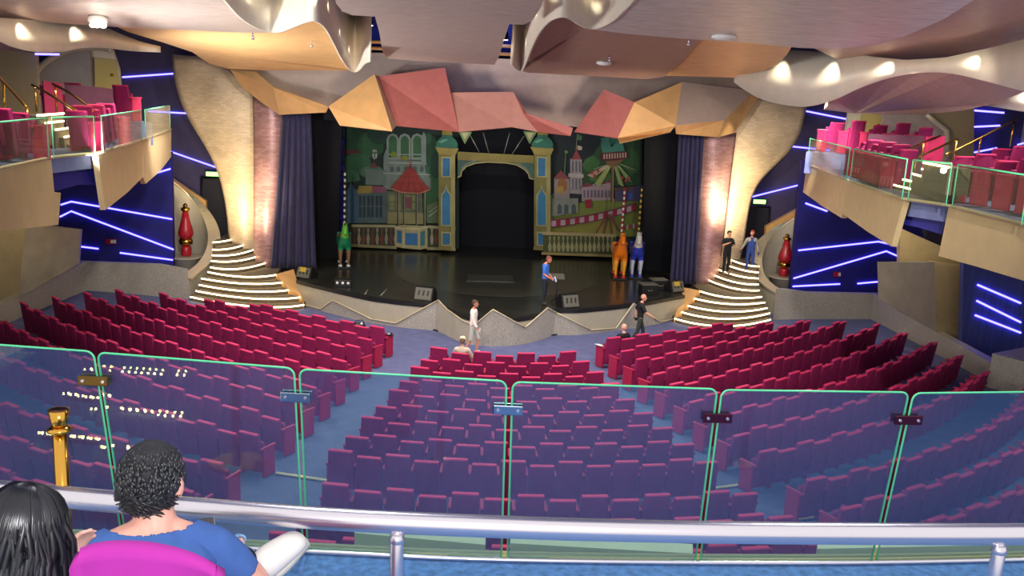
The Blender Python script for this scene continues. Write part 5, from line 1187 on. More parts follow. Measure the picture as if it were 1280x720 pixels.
# man in the blue shirt on the stage, facing to the right, head bowed over what he holds
def cup(r, j, f):
    k = MB(); c = j['wL']+V((-.06, -.13, -.02)); k.box(c, (.14, .03, .19), rx=-.4, bev=.004); local('paper', k, M['white'], r)
person('man in a blue polo shirt standing on the stage holding white papers, head bowed', onz(679.5, 381, STAGE_Z), 1.25, dict(
    hed=(0, -.05, 1.565), eL=(.22, -.02, 1.15), wL=(.10, -.24, .98), eR=(-.22, .0, 1.14), wR=(-.10, -.26, .98), aL=(.11, .06, .09), tL=(.13, -.1, .04)), (222, 140, 116), (52, 112, 204), (26, 28, 44), (120, 70, 48), .42, 1.0, look=(.1, .38), extra=cup, curl=.8)
# man all in white walking along the front of the stage
p0 = onz(590, 443, 0)
person('man in a white shirt and pale shorts walking past the curved apron bulge', p0, 1.35, dict(
    eL=(.25, .08, 1.14), wL=(.25, .02, .90), eR=(-.23, -.04, 1.14), wR=(-.22, -.18, .92), kL=(.10, -.16, .52), aL=(.10, -.12, .10), tL=(.11, -.28, .05), kR=(-.10, .04, .50), aR=(-.10, .24, .12), tR=(-.11, .10, .05)), (206, 140, 116), (244, 232, 220), (196, 196, 180), (70, 52, 34), .92, .52, (220, 214, 200), look=(0, .12))
# bald man in black walking to the right
p0 = onz(797.5, 431, 0)
person('bald man in a black tee shirt and dark trousers striding towards the right stairs', p0, 1.45, dict(
    nek=(0, -.02, 1.50), hed=(0, -.05, 1.56), sL=(.19, .02, 1.43), eL=(.27, .14, 1.18), wL=(.22, .12, .95), sR=(-.19, -.03, 1.42), eR=(-.26, -.16, 1.18), wR=(-.22, -.40, 1.05), kL=(.10, -.14, .52), aL=(.10, -.14, .10), tL=(.11, -.30, .05), kR=(-.10, .06, .50), aR=(-.10, .30, .13), tR=(-.11, .17, .05)), (222, 152, 128), (20, 22, 26), (52, 56, 54), None, .45, 1.0, look=(-.1, .1), handdir=(0, 0, -1))
# two men on the right stairs
p0 = onz(906.5, 342.5, 1.44)
person('man all in black standing on the right stairs with both hands raised to his chest', V((p0.x, p0.y, 1.44)), .25, dict(
    eL=(.27, -.03, 1.18), wL=(.08, -.20, 1.22), eR=(-.28, -.02, 1.18), wR=(-.04, -.21, 1.33)), (212, 150, 116), (14, 15, 20), (18, 18, 24), (30, 22, 18), .45, 1.0, (150, 120, 90), look=(.05, .1), curl=.9, handdir=(0, 1, 0))
p0 = onz(935.5, 341.5, 1.44)
person('man with reddish hair in blue overalls coming down the right stairs', V((p0.x, p0.y, 1.44)), -.15, dict(
    eL=(.26, .04, 1.16), wL=(.30, -.04, .93), eR=(-.28, .02, 1.18), wR=(-.40, -.06, 1.0), kL=(.11, -.08, .50), aL=(.12, .02, .10)), (216, 150, 126), (150, 146, 140), (40, 62, 132), (168, 74, 40), .9, 1.0, (40, 40, 48), look=(-.35, .05), beard=(150, 84, 56),
    extra=lambda r, j, f: garment_obj('overall_bib', garment([c for c in r.children if c.name.startswith('body')][0].data, j, BONES, BRAD, {('pel', 'spi'): (0, 1), ('spi', 'che'): (0, 1), ('che', 'nek'): (0, .35), ('pel', 'hL'): (0, .4), ('pel', 'hR'): (0, .4)}, .024), mat('cloth_40_62_132', (40, 62, 132), .85), r))
# seated people seen over the seat backs
def seat_of(blk, k, i):
    q = [t for t in ALL if t[0] == blk and t[1] == k and t[2] == i][0]; return q[4], q[5]
def on_seat(blk, k, i, dx, dy, z):
    p, a = seat_of(blk, k, i); return p+Matrix.Rotation(a, 3, 'Z') @ V((dx, dy, z))
def seated(blk, k, i, *a, **kw):
    p, rz = seat_of(blk, k, i); return person(a[0], on_seat(blk, k, i, 0, .0, 0), rz+math.pi, dict(SIT, **kw.pop('J', {})), *a[1:], **kw)
seated('right', 0, 1, 'bald man in black seated in the first row of the right block', (228, 166, 146), (18, 18, 24), (30, 30, 40), None, .2, 1.0, J=dict(eL=(.34, .05, .82), wL=(.38, -.12, .62)))
seated('centre', 0, 1, 'person in a cream cap seated in the first row of the centre block', (206, 150, 120), (200, 190, 170), (60, 60, 70), (120, 100, 80), .5, 1.0, hcap=(236, 222, 186))
# belongings left on seats of the first left row and beside the seated man
def bag(p, label):
    r = thing('shoulder_bag', label, 'bag', p, .3)
    k = MB(); k.ball((0, 0, .0), (.2, .13, .12), n=14); local('pouch', k, M['rubber'], r)
    k = MB(); k.tube([(-.15, 0, .08), (-.1, .02, .18), (.1, .02, .18), (.15, 0, .08)], .015, 6); local('strap', k, M['rubber'], r)
    k = MB(); k.ball((-.06, -.11, -.05), .05, n=10); k.ball((.05, -.08, .09), .04, n=10); local('white_patch', k, M['white'], r)
bag(on_seat('left', 0, 1, -.29, .02, .82), 'black bag with white marks on a seat of the first row of the left block')
p = on_seat('left', 0, 0, .29, .02, .69); r = thing('camera_case', 'small black and white item on the end armrest by the centre aisle', 'small case', p); k = MB(); k.box((0, 0, .03), (.16, .2, .06), bev=.01); local('case', k, M['rubber'], r); k = MB(); k.box((-.03, -.05, .065), (.08, .06, .012), bev=.003); local('white_flap', k, M['white'], r)
p = on_seat('right', 0, 0, -.29, .02, .69); r = thing('folded_paper', 'white folded papers on the end armrest beside the seated bald man', 'papers', p, .6); k = MB(); k.box((0, 0, .012), (.2, .28, .02), ry=.15, bev=.003); local('sheets', k, M['white'], r)
# ================================================================== FRONT OF THE BALCONY
FZ = 6.0
CURB = spl2([(-420, 648), (-150, 660), (100, 676), (380, 692), (640, 703), (1000, 706.5), (1280, 702), (1500, 694), (1900, 672), (2300, 640)], 6)
cf_ = [onz(x, y, FZ) for x, y in CURB]
mb = MB(); mb.slab([V((p.x, p.y-.0, FZ)) for p in cf_]+[V((cf_[-1].x, -1.2, FZ)), V((cf_[0].x, -1.2, FZ))], (0, 0, -.35)); struct(mb.build('floor_balcony_front', M['front_carpet']))
def off(ps, dy, z): return [V((p.x, p.y+dy, FZ+z)) for p in ps]
mb = MB(); g = [off(cf_, 0, -.35), off(cf_, 0, .010), off(cf_, .015, .012), off(cf_, .015, .024), off(cf_, .028, .024), off(cf_, .028, .014), off(cf_, .044, .014), off(cf_, .044, .026), off(cf_, .062, .026), off(cf_, .062, -.6), off(cf_, 0, -.6)]
mb.grid(g+[g[0]]); o = mb.build('glass_channel', mat('gold_channel', (206, 186, 130), .4, .2), recalc=True); tag(o, 'dull gold metal channel along the balcony edge holding the front glass', 'channel')
t = MB(); t.tube(off(cf_, -.004, .014), .012, 6); t.build('steel_edge', M['chrome'], o)
# cream parapet caps beyond the glass
for (a, b, h, l) in (((443, 666), (607, 681), 12, 'cream parapet cap beyond the glass behind the handrail post'), ((638, 679), (866, 692), 12, 'cream parapet cap beyond the middle glass panes'), ((1022, 686), (1300, 680), 10, 'long cream parapet cap beyond the glass by the right handrail post')):
    p, q = onz(*a, FZ-.03), onz(*b, FZ-.03); p2, q2 = onz(a[0], a[1]-h, FZ-.03), onz(b[0], b[1]-h, FZ-.03)
    mb = MB(); mb.slab([p, q, q2, p2], (0, 0, -.08)); tag(mb.build('parapet_cap', M['cream']), l, 'parapet cap', 'cream parapet caps beyond the front glass')
# front glass
FB = thing('glass_balustrade', 'front balustrade of six tall glass panes joined by metal clamps', 'balustrade', onz(640, 703, FZ))
def pane(tl, tr, bl, br, label):
    B0, B1 = onz(*bl, FZ+.015)+V((0, .036, 0)), onz(*br, FZ+.015)+V((0, .036, 0)); 
    T0, T1 = ony(*tl, B0.y), ony(*tr, B1.y)
    ex = (B1-B0).normalized(); n = V((-ex.y, ex.x, 0)).normalized()
    def P(u, v): return (B0*(1-u)+B1*u)*(1-v)+(T0*(1-u)+T1*u)*v
    W, Hh = (T1-T0).length, (T0-B0).length; ru, rv = .035/W, .035/Hh
    out = [P(0, 0), P(1, 0)]+[P(1-ru+ru*math.cos(a), 1-rv+rv*math.sin(a)) for a in [i*math.pi/10 for i in range(6)]]+[P(ru-ru*math.sin(a), 1-rv+rv*math.cos(a)) for a in [i*math.pi/10 for i in range(6)]]
    mb = MB(); mb.slab(out, n*.012); o = mb.build('glass_pane', M['glass'], FB)
    e = MB(); lp = [p+n*.006 for p in out[1:]]+[out[0]+n*.006]; e.tube(lp, .0052, 6); e.build('green_edge', M['green_edge'], o)
    return B0, B1, T0, T1, n
PANES = [((-190, 418), (116, 440), (-200, 668), (149, 682), 'glass pane at the far left behind the brass post'), ((121, 441), (367, 461), (154, 682), (377, 694), 'glass pane behind the man in the blue tee shirt'), ((374, 462), (633, 477), (383, 694), (627, 704), 'glass pane with the handrail post in front of it'),
 ((641, 478), (897, 487), (635, 704), (872, 707), 'glass pane in the middle of the picture, right of the silver clamp'), ((903, 488), (1137, 491), (878, 707), (1094, 706), 'glass pane between the two dark clamps'), ((1143, 492), (1420, 489), (1100, 706), (1366, 699), 'glass pane at the right edge by the second handrail post')]
PG = [pane(*a) for a in PANES]
for i, (x, y, mk, l) in enumerate(((118, 475, 'dull_gold', 'gold clamp joining the two left panes beside the brass post'), (370, 495.5, 'chrome2', 'chrome clamp joining the panes right of the seated man'), (635, 511.5, 'chrome2', 'shiny silver clamp in the middle of the picture'), (896, 521.5, 'maroon', 'dark maroon clamp joining the panes right of the middle'), (1134, 524, 'maroon', 'dark maroon clamp joining the panes at the right'))):
    if 'dull_gold' not in M: M['dull_gold'] = mat('dull_gold', (112, 88, 44), .3, .8)
    if mk == 'maroon' and 'maroon' not in M: M['maroon'] = mat('maroon_metal', (86, 30, 52), .2, .7)
    B0, B1, T0, T1, n = PG[i]; Y = (B1.y+PG[i+1][0].y)/2; c = ony(x, y, Y-.012); rz = math.atan2((PG[i+1][0]-B1).y, (PG[i+1][0]-B1).x)
    ex = (PG[i][1]-PG[i][0]).normalized(); rz = math.atan2(ex.y, ex.x)
    r = bpy.data.objects.new('glass_clamp', None); COL.objects.link(r); r.location = c-FB.location; r.rotation_euler = (0, 0, rz); r.parent = FB; r['label'] = l
    for dy, nm in ((-.012, 'front_plate'), (.028, 'rear_plate')):
        k = MB(); k.box((0, dy, 0), (.135, .014, .045), bev=.004); local(nm, k, M[mk], r)
    for dx in (-.045, .045):
        k = MB(); k.tube([(dx, -.024, 0), (dx, .04, 0)], .007, 8); local('bolt', k, M['chrome'], r)
# handrail
RAIL = [(-300, 592), (-120, 603), (0, 614), (200, 632), (410, 648.5), (640, 659), (820, 664), (1000, 666.5), (1280, 667.5), (1500, 663), (1900, 648), (2300, 625)]
rw = []
for x, y in RAIL:
    d = ray(x, y); rw.append(CAM+d*(3.25/d.length*(1.0)))
zr = sum(p.z for p in rw[3:8])/5
rw = [onz(x, y, zr) for x, y in RAIL]
mb = MB(); mb.tube(spline(rw, 8), .037, 18, cap=True); o = tag(mb.build('handrail', M['chrome']), 'thick round steel handrail running along the balcony in front of the glass', 'handrail')
for x in (505, 1258):
    i = min(range(len(spline(rw, 8))), key=lambda q: abs(pj(spline(rw, 8)[q])[0]-x)); t = spline(rw, 8)[i]
    k = MB(); k.tube([V((t.x, t.y-.02, FZ)), V((t.x, t.y-.02, t.z-.05)), V((t.x, t.y, t.z-.02))], .023, 14); k.lathe(V((t.x, t.y-.02, FZ)), [(.06, 0), (.06, .012), (.03, .02)], 16); k.lathe(V((t.x, t.y-.02, t.z-.06)), [(.023, 0), (.027, .006), (.02, .03)], 14); k.build('post', M['chrome'], o)
# brass barrier post
p = dep(73, 512, 3.55); r = thing('barrier_post', 'polished brass barrier post with a flared top by the left panes', 'barrier post', V((p.x, p.y, FZ)))
H = p.z-FZ
for nm, prof in (('tube', [(.024, .02), (.024, H-.07)]), ('base', [(.16, 0), (.16, .02), (.12, .035), (.03, .05)]), ('flared_top', [(.024, H-.06), (.026, H-.05), (.035, H), (.030, H), (.0, H-.004)]), ('collar_ring', [(.024, H-.085), (.040, H-.078), (.042, H-.068), (.026, H-.06)])):
    k = MB(); k.lathe((0, 0, 0), prof, 24); local(nm, k, M['brass'], r)
# ---- seated couple in the front row
# chair with a magenta back
def quadsheet(name, out, th, d, m, parent, n):
    pass
cc = dep(185, 720, 2.42); r = thing('balcony_chair', 'bright magenta plush seat of the man in the blue tee shirt', 'theatre seat', V((cc.x, cc.y, FZ)))
loc = r.location
TL, TR = dep(88, 686, 2.47), dep(276, 707, 2.47)
ex = (TR-TL); ex.z = 0; ex.normalize(); bk = V((ex.y, -ex.x, 0))
W_ = (TR-TL).length
mb = MB(); rows = []
for t in [0, .03, .10, .3, .6, 1.0]:
    rr_ = []
    for u in [i/12 for i in range(13)]:
        zt = TL.z+(TR.z-TL.z)*u-(.014*(abs(u-.5)*2)**6); ins = .02 if t == 0 else 0
        z = zt+(FZ+.25-zt)*t-(0 if t else 0); bow = .05*math.sin(math.pi*u)
        rr_.append(TL+ex*(ins+(W_-2*ins)*u)-V((0, 0, TL.z))+V((0, 0, z))-bk*(bow)+bk*(.03*(1-t)))
    rows.append(rr_)
fr = rows; bkr = [[q-bk*.075+V((0, 0, -.01 if i == 0 else 0)) for q in rw_] for i, rw_ in enumerate(rows)]
top = [fr[0], [q-bk*.035+V((0, 0, .012)) for q in fr[0]], bkr[0]]
mb.grid(fr); mb.grid(bkr); mb.grid(top); 
for e in (0, -1): mb.grid([[a[e] for a in fr], [a[e] for a in bkr]])
bmesh.ops.remove_doubles(mb.bm, verts=mb.bm.verts, dist=1e-5)
mb.transform(Matrix.Translation(-loc)); local('backrest', mb, M['magenta'], r, smooth=True)
k = MB(); k.box((0, .30, .38), (.46, .46, .14), bev=.04); local('seat_cushion', k, M['magenta'], r)
for sx in (-.27, .27):
    k = MB(); k.box((sx, .24, .3), (.06, .42, .6), bev=.01); k.box((sx, .22, .62), (.075, .46, .05), bev=.015); local('armrest', k, M['seat_side'], r)
k = MB(); k.box((0, .25, .15), (.5, .3, .3)); local('base', k, M['rubber'], r)
# second magenta seat just visible at the very left edge below the hair
# ---- the man
mloc = dep(190, 720, 2.8); mloc.z = FZ
man = thing('person', 'dark-haired man in a blue tee shirt seated in the front row, one leg crossed', 'person', mloc)
sk = mat('skin_near', (232, 172, 152), .5, noise=.06, nscale=14)
def L(x, y, d): return dep(x, y, d)-mloc
HC = L(192, 602, 2.80)
J = dict(pel=L(205, 812, 2.86), spi=L(200, 762, 2.82), che=L(197, 712, 2.80), nek=L(194, 668, 2.80), hed=L(193, 648, 2.80), sL=L(122, 694, 2.78), eL=L(95, 782, 2.86), wL=L(140, 800, 3.06), sR=L(266, 684, 2.84), eR=L(326, 738, 2.93), wR=L(301, 692, 3.07),
    hL=L(170, 820, 2.9), kL=L(165, 792, 3.30), aL=L(172, 850, 3.40), tL=L(172, 862, 3.56), hR=L(240, 818, 2.9), kR=L(222, 742, 3.30), aR=L(334, 701, 3.20), tR=L(364, 678, 3.24))
nm = list(J); ed = [('pel', 'spi'), ('spi', 'che'), ('che', 'nek'), ('nek', 'hed'), ('che', 'sL'), ('sL', 'eL'), ('eL', 'wL'), ('che', 'sR'), ('sR', 'eR'), ('eR', 'wR'), ('pel', 'hL'), ('hL', 'kL'), ('kL', 'aL'), ('aL', 'tL'), ('pel', 'hR'), ('hR', 'kR'), ('kR', 'aR'), ('aR', 'tR')]
rad = dict(pel=(.13, .10), spi=(.12, .09), che=(.13, .09), nek=.06, hed=.058, sL=.05, eL=.04, wL=.028, sR=.05, eR=.04, wR=.028, hL=.08, kL=.056, aL=.038, tL=.032, hR=.08, kR=.056, aR=.038, tR=.024)
bodym = figure(J, rad)
def head_mesh(c, RM, s=1.0):
    H = MB(); f = lambda p: c+RM @ (V(p)*s)
    H.ball(f((0, -.012, .02)), (.077*s, .095*s, .098*s), n=20, rot=RM); H.ball(f((0, .022, -.045)), (.056*s, .068*s, .066*s), n=14, rot=RM)
    H.tube([f((0, .082, .022)), f((0, .108, -.018)), f((0, .09, -.028))], [.011*s, .017*s, .012*s], 8); H.ball(f((0, .088, -.062)), (.024*s, .012*s, .012*s), n=8, rot=RM); H.ball(f((0, .07, -.10)), (.026*s, .022*s, .02*s), n=8, rot=RM)
    for sx in (-1, 1): H.ball(f((sx*.08, -.012, -.008)), (.012*s, .022*s, .032*s), n=10, rot=RM); H.ball(f((sx*.03, .078, .028)), (.022*s, .014*s, .008*s), n=8, rot=RM)
    return H, f
RMm = Matrix.Rotation(-.15, 3, 'Z') @ Matrix.Rotation(-.22, 3, 'X')
Hm, fm = head_mesh(HC, RMm, 1.0)
hm = MB(); dR = (L(262, 668, 3.12)-J['wR']).normalized(); hand(hm, J['wR'], dR, V((-.2, .1, -1)), 1, .55, 1.0); hand(hm, J['wL'], (J['wL']-J['eL']).normalized(), V((0, 0, -1)), -1, .4, 1.0)
addmesh('body', fuse([bodym, mb_mesh(Hm), mb_mesh(hm)], .0065, 5), sk, man)
k = MB()
for sx in (-1, 1): k.ball(fm((sx*.03, .087, .018)), (.011, .007, .007), n=8, rot=RMm)
local('eyes', k, M['rubber'], man)
tee = mat('blue_tee', (62, 98, 164), .9, noise=.08, nscale=12, bump=.25, bscale=14)
bm_ = [c for c in man.children if c.name.startswith('body')][0].data; F1 = (0, 1)
garment_obj('tee_shirt', garment(bm_, J, ed, rad, {('pel', 'spi'): F1, ('spi', 'che'): F1, ('che', 'nek'): (0, .92), ('che', 'sL'): F1, ('che', 'sR'): F1, ('sL', 'eL'): (0, .62), ('sR', 'eR'): (0, .62), ('pel', 'hL'): (0, .3), ('pel', 'hR'): (0, .3)}, .012), tee, man)
jn = mat('pale_jeans', (120, 160, 198), .9, noise=.3, nscale=30, bump=.2, bscale=60)
garment_obj('jeans', garment(bm_, J, ed, rad, {('pel', 'hL'): F1, ('pel', 'hR'): F1, ('hL', 'kL'): F1, ('hR', 'kR'): F1, ('kL', 'aL'): (0, .9), ('kR', 'aR'): (0, .92)}, .012), jn, man)
# curly hair: many small locks on a cap, joined into one surface
k = MB(); k.ball(fm((0, -.018, .034)), (.080, .096, .086), n=18, rot=RMm); k.ball(fm((0, -.040, -.02)), (.074, .064, .066), n=14, rot=RMm)
addmesh('hair', fuse([mb_mesh(k)], .01), mat('hair_black', (34, 36, 40), .8, noise=.4, nscale=40), man)
hb = bpy.data.objects[-1] if False else None
k = MB(); rg = random.Random(3)
for i in range(1150):
    th = rg.uniform(0, 6.283); ph = math.asin(rg.uniform(-.9, 1.0)); d = V((math.cos(th)*math.cos(ph), math.sin(th)*math.cos(ph), math.sin(ph)))
    if d.y > .55 and d.z < .5 or (d.z < -.35 and d.y > -.1): continue
    b0 = V((d.x*.076, d.y*.090-.020, d.z*(.084 if d.z > 0 else .092)+.026)); t1 = V((-d.y, d.x, .0)).normalized()*rg.choice((-1, 1)); up_ = V((0, 0, -1))*.6+t1*rg.uniform(.3, 1)
    pts = []
    for q in range(6):
        a = q*1.05; pts.append(fm(b0+up_*(.010*q)+d*(.004+.006*math.sin(a))+t1*.009*math.cos(a)))
    k.tube(pts, [.003, .0045, .005, .0045, .0038, .0015], 5)
local('curls', k, mat('hair_curl', (40, 42, 46), .35, noise=.5, nscale=30), man)
wc = J['wR'].lerp(J['eR'], .16); dw = (J['eR']-J['wR']).normalized()
k = MB(); k.tube([wc-dw*.011, wc+dw*.011], .037, 18); local('wrist_watch', k, M['rubber'], man)
k = MB(); s0 = J['aR']; s1 = J['tR']; dd = (s1-s0).normalized(); upv = V((0, 0, 1)); sd = dd.cross(upv).normalized(); nn = sd.cross(dd).normalized()
sm_ = skin([s0-dd*.05-nn*.02, s0-dd*.0, s0.lerp(s1, .5)-nn*.004, s1-nn*.004, s1+dd*.05-nn*.012], [(0, 1), (1, 2), (2, 3), (3, 4)], [(.05, .045), (.058, .056), (.056, .048), (.054, .04), (.042, .028)], 2)
sh = addmesh('white_shoe', sm_, mat('white_leather', (238, 234, 226), .5), man)
k = MB(); 
k.tube([s0-dd*.065-nn*.042, s0-nn*.048, s0.lerp(s1, .5)-nn*.044, s1+dd*.05-nn*.030], [.028, .036, .036, .028], 10); o = mb_obj = None
so_ = local('sole', k, mat('shoe_sole', (226, 222, 206), .6), sh)
pc = L(256, 664, 3.14); ph = thing('mobile_phone', 'grey mobile phone held in the hand of the man in the blue tee shirt', 'phone', pc+mloc)
k = MB(); k.box((0, 0, 0), (.066, .135, .008), rx=.15, rz=.3, bev=.004); local('case', k, M['silver'], ph)
k = MB(); k.box((0, -.0007, .0045), (.060, .125, .004), rx=.15, rz=.3); local('screen', k, M['rubber'], ph)
# ---- the woman with long black hair
wloc = dep(35, 720, 2.55); wloc.z = FZ
wom = thing('person', 'woman with long wavy black hair seated at the left, hand on the magenta seat', 'person', wloc)
def LW(x, y, d): return dep(x, y, d)-wloc
WC = LW(36, 668, 2.6)
JW = dict(pel=LW(20, 860, 2.74), spi=LW(22, 812, 2.72), che=LW(26, 772, 2.70), nek=LW(34, 724, 2.58), hed=LW(36, 706, 2.59), sL=LW(-40, 764, 2.70), eL=LW(-60, 838, 2.6), wL=LW(-20, 858, 2.8), sR=LW(82, 764, 2.72), eR=LW(66, 828, 2.66), wR=LW(80, 716, 2.72),
    hL=LW(-8, 862, 2.7), kL=LW(-4, 828, 3.1), aL=LW(0, 888, 3.15), tL=LW(0, 900, 3.3), hR=LW(50, 862, 2.7), kR=LW(60, 828, 3.1), aR=LW(62, 888, 3.15), tR=LW(62, 900, 3.3))
nw = list(JW); radw = dict(rad); radw.update(pel=(.125, .10), spi=(.10, .08), che=(.11, .085), nek=.05, hed=.05, sL=.044, eL=.035, wL=.024, sR=.044, eR=.035, wR=.024)
bw = figure(JW, radw)
RMw = Matrix.Rotation(-.5, 3, 'Z') @ Matrix.Rotation(-.15, 3, 'X'); Hw, fw_ = head_mesh(WC, RMw, .96)
hw = MB(); hand(hw, JW['wR'], LW(98, 676, 2.70)-JW['wR'], V((.6, -.5, -.4)), 1, .45, .92); hand(hw, JW['wL'], JW['wL']-JW['eL'], V((0, 0, -1)), -1, .4, .92)
addmesh('body', fuse([bw, mb_mesh(Hw), mb_mesh(hw)], .0065, 5), mat('skin_woman', (240, 190, 172), .5), wom)
k = MB()
for sx in (-1, 1): k.ball(fw_((sx*.03, .087, .018)), (.011, .007, .007), n=8, rot=RMw)
local('eyes', k, M['rubber'], wom)
bm_ = [c for c in wom.children if c.name.startswith('body')][0].data
garment_obj('top', garment(bm_, JW, ed, radw, {('pel', 'spi'): F1, ('spi', 'che'): F1, ('che', 'nek'): (0, .5), ('che', 'sL'): F1, ('che', 'sR'): F1, ('sL', 'eL'): (0, .4), ('sR', 'eR'): (0, .3)}, .010), mat('dark_top', (44, 40, 52), .85), wom)
garment_obj('trousers', garment(bm_, JW, ed, radw, {('pel', 'hL'): F1, ('pel', 'hR'): F1, ('hL', 'kL'): F1, ('hR', 'kR'): F1, ('kL', 'aL'): (0, .95), ('kR', 'aR'): (0, .95)}, .010), mat('dark_trousers', (40, 40, 54), .85), wom)
k = MB(); k.ball(fw_((0, -.016, .03)), (.092, .108, .100), n=18, rot=RMw); k.ball(fw_((0, -.07, -.05)), (.085, .05, .09), n=14, rot=RMw)
rg = random.Random(5)
for i in range(230):
    th = rg.uniform(-2.95, -.1) if i % 8 else rg.uniform(-.1, .5); w_ = rg.uniform(0, 6.28); ln = rg.uniform(.30, .50); lo = rg.uniform(-.035, .02)
    pts = []
    for q in range(5):
        a = math.pi/2*(1-q/4.0); pts.append(fw_((math.cos(th)*.097*math.cos(a), -.014+math.sin(th)*.112*math.cos(a), .03+(.108)*math.sin(a)+(lo if q == 4 else 0))))
    p = pts[-1]; dr = RMw @ V((math.cos(th)*.035, math.sin(th)*.07, 0))
    for q in range(1, 9):
        t = q/8; pts.append(p+dr*(1.0*min(1, t*1.6))+V((.013*math.sin(w_+t*7), .011*math.cos(w_+t*6), -ln*t)))
    k.tube(pts, [.004, .006, .007, .0075, .008, .009, .0095, .0095, .009, .008, .007, .005, .002], 5)
local('long_hair', k, mat('hair_woman', (24, 26, 32), .32, noise=.5, nscale=18), wom)

# ---- rows of little step lights on the balcony floor, seen mirrored in the two left panes
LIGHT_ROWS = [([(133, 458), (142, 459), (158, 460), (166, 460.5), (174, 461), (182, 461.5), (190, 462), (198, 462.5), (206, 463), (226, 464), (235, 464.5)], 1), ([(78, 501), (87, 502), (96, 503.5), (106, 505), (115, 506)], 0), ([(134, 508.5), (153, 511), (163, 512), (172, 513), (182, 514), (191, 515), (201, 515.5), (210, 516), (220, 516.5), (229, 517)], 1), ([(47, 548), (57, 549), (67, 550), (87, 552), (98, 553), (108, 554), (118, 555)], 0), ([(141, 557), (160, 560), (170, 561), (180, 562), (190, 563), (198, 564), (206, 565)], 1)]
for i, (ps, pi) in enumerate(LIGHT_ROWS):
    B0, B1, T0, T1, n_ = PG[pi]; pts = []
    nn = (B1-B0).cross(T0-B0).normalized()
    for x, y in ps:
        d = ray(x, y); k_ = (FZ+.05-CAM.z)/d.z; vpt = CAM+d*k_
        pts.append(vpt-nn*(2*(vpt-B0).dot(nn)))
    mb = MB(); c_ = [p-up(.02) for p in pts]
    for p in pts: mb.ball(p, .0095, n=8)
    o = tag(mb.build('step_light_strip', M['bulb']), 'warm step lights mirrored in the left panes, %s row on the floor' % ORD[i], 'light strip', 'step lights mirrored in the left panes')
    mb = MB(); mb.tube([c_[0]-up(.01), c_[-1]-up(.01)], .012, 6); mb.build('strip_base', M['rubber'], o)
    print('LIGHTROW', [tuple(round(v, 2) for v in p) for p in (pts[0], pts[-1])])
# ================================================================== LIGHT
w = bpy.data.worlds.new('world'); SC.world = w; w.use_nodes = True
w.node_tree.nodes['Background'].inputs[0].default_value = (1.0, .96, .95, 1); w.node_tree.nodes['Background'].inputs[1].default_value = .55
def area(name, loc, target, size, power, col=(1, .93, .82), sy=None):
    d = bpy.data.lights.new(name, 'AREA'); d.energy = power; d.color = col; d.size = size
    if sy: d.shape = 'RECTANGLE'; d.size_y = sy
    o = bpy.data.objects.new(name, d); COL.objects.link(o); o.location = loc
    o.rotation_euler = (V(target)-V(loc)).to_track_quat('-Z', 'Y').to_euler(); return o
def spot(name, loc, target, ang, power, col=(1, .9, .72), blend=.6, r=.08):
    d = bpy.data.lights.new(name, 'SPOT'); d.energy = power; d.color = col; d.spot_size = math.radians(ang); d.spot_blend = blend; d.shadow_soft_size = r
    o = bpy.data.objects.new(name, d); COL.objects.link(o); o.location = loc
    o.rotation_euler = (V(target)-V(loc)).to_track_quat('-Z', 'Y').to_euler(); return o
for x in (-9.5, -3.2, 3.2, 9.5):  # unseen spots added under the ceiling to light the stalls from above
    for y in (17, 23, 28.5):
        spot('added_downlight', (x, y, 8.55+.1*(30-y)), (x, y+.4, 0), 140, 560 if y > 20 else 420, (1, .93, .88), .9, .12)
for x, y in ((-13, 14), (13, 14), (-13.5, 23), (13, 23), (0, 11)):  # more added spots to lift the dark corners of the stalls
    spot('added_downlight', (x, y, 9.2), (x, y+1.2, 0), 130, 520, (1, .93, .9), .9, .12)
for x in (-14, 13.2):
    spot('under_balcony_fill', (x, 18.5, 5.7), (x*1.02, 18.5, 0), 140, 260, (1, .92, .86), 1, .12)  # added fill for the floor shaded by the balconies
for s_ in (-1, 1):
    spot('under_balcony_fill', (s_*14.2-.6, 29.4, 5.3), (s_*15.2-.6, 31.3, 1.8), 110, 110, (1, .84, .56), 1, .1)  # added warm fill on the panels under the balconies
    for y in (15, 20, 26):
        spot('added_ceiling_fill', (s_*9.3, y, 6.3), (s_*5.0, y+3, 9.6), 150, 760, (.96, .97, 1), 1.0, .1)  # unseen spots added to brighten the ceiling panels
    spot('balcony_fill', (s_*9, 20, 9.4), (s_*12.5, 27, 6.5), 100, 60, (1, .9, .74), .8, .1)  # unseen fill added for the balcony seats
spot('stage_worklight', (0, 37.9, 7.6), (0, 42.5, 2.5), 140, 180, (.95, .97, 1), .9, .1)
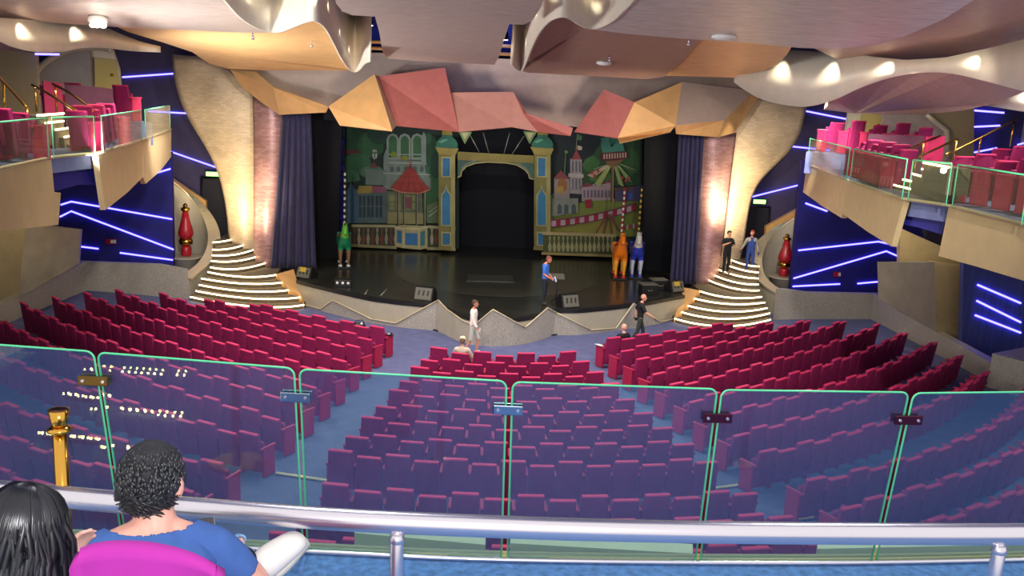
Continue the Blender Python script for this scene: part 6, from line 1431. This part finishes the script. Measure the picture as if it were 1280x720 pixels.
for s_ in (-1, 1):
    spot('sail_fill', (s_*4.5, 24, 8.3), (s_*10.5, 38, 5.2), 36, 1000, (1, .9, .76), .9, .1)  # added from the front to brighten the sails
    spot('side_wall_fill', (s_*8, 25, 7.9), (s_*14.5, 36, 3.6), 60, 900, (1, .92, .84), .9, .1)  # unseen spot added to brighten the side walls
    spot('fascia_fill', (-s_*4, 15, 8.4), (s_*9.5, 22, 4.9), 46, 480, (1, .9, .72), .9, .1)  # added from the opposite side to lighten the balcony fascias
    spot('added_front_fill', (s_*5, 8, 9.2), (s_*7, 34, .6), 46, 2600, (1, .94, .86), 1, .12)  # unseen fill added to brighten the apron and stair walls
    spot('canopy_fill', (s_*4.5, 25, 4.0), (s_*3.5, 34.5, 8.2), 64, 1100, (1, .86, .74), 1, .9)  # soft fill added in mid-air over the stalls to brighten the canopy
for x in (-2.6, 1.2, 4.6):
    spot('balcony_front_fill', (x, 5.6, 9.9), (x, 4.6, 6), 120, 130, (.95, .95, 1), 1, .12)  # unseen spots added to brighten the parapet caps and front carpet
# the photographer's flash
fl = area('camera_flash', CAM+UP*.14-FW*.02, CAM+FW*3+UP*.05, .06, 40, (1, .97, 1.0), .04)
# warm uplights in the stair wells, washing the sails and cheeks
for s, X in ((-1, -9.3), (1, 9.0)):
    spot('sail_uplight', (-10.1 if s < 0 else 9.4, 35.4, 2.4 if s < 0 else 3.9), (-10.2 if s < 0 else 9.7, 38.3, 4.6 if s < 0 else 4.9), 110, 620 if s < 0 else 560, (1, .8, .46), 1, .25)
    spot('stair_wash', (X*1.02, 34.5, 8.6), (X, 36.2, .8), 50, 500, (1, .86, .62))
# canopy footlights
# downlights that graze the ribbons
def graze(lo, hi, picks, nrm, power, off=.5, ang=70, drop=.0, rise=1.6):
    for i in picks:
        p = hi[i]; q = lo[i]; n = V(nrm)
        top = V((p.x, p.y, min(p.z, q.z+rise)-drop))
        spot('ribbon_downlight', top+n*off, q+n*.02, ang, power, (1, .9, .7), 1.0, .05)
def at_px(px, x): return min(range(len(px)), key=lambda i: abs(px[i][0]-x))
graze(rl3, rh3, [at_px(OB, x) for x in (966, 1032, 1106, 1205)], (-.3, -1, 0), 80)
graze(rl4, rh4, [at_px(OB2, x) for x in (34, 100)], (.3, -1, 0), 70)
graze(rl1, rh1, [at_px(LB, x) for x in (312, 347, 385, 410, 424, 436, 456)], (.5, -.86, 0), 130, .55, 64, 0, .85)
graze(rl2, rh2, [at_px(RB, x) for x in (646, 656, 670, 688, 712, 738, 768)], (-.5, -.86, 0), 130, .55, 64, 0, .85)
spot('truss_light', (0, 33, 10.4), (0, 38.6, 9.8), 130, 50, (.25, .3, 1), 1, .1)
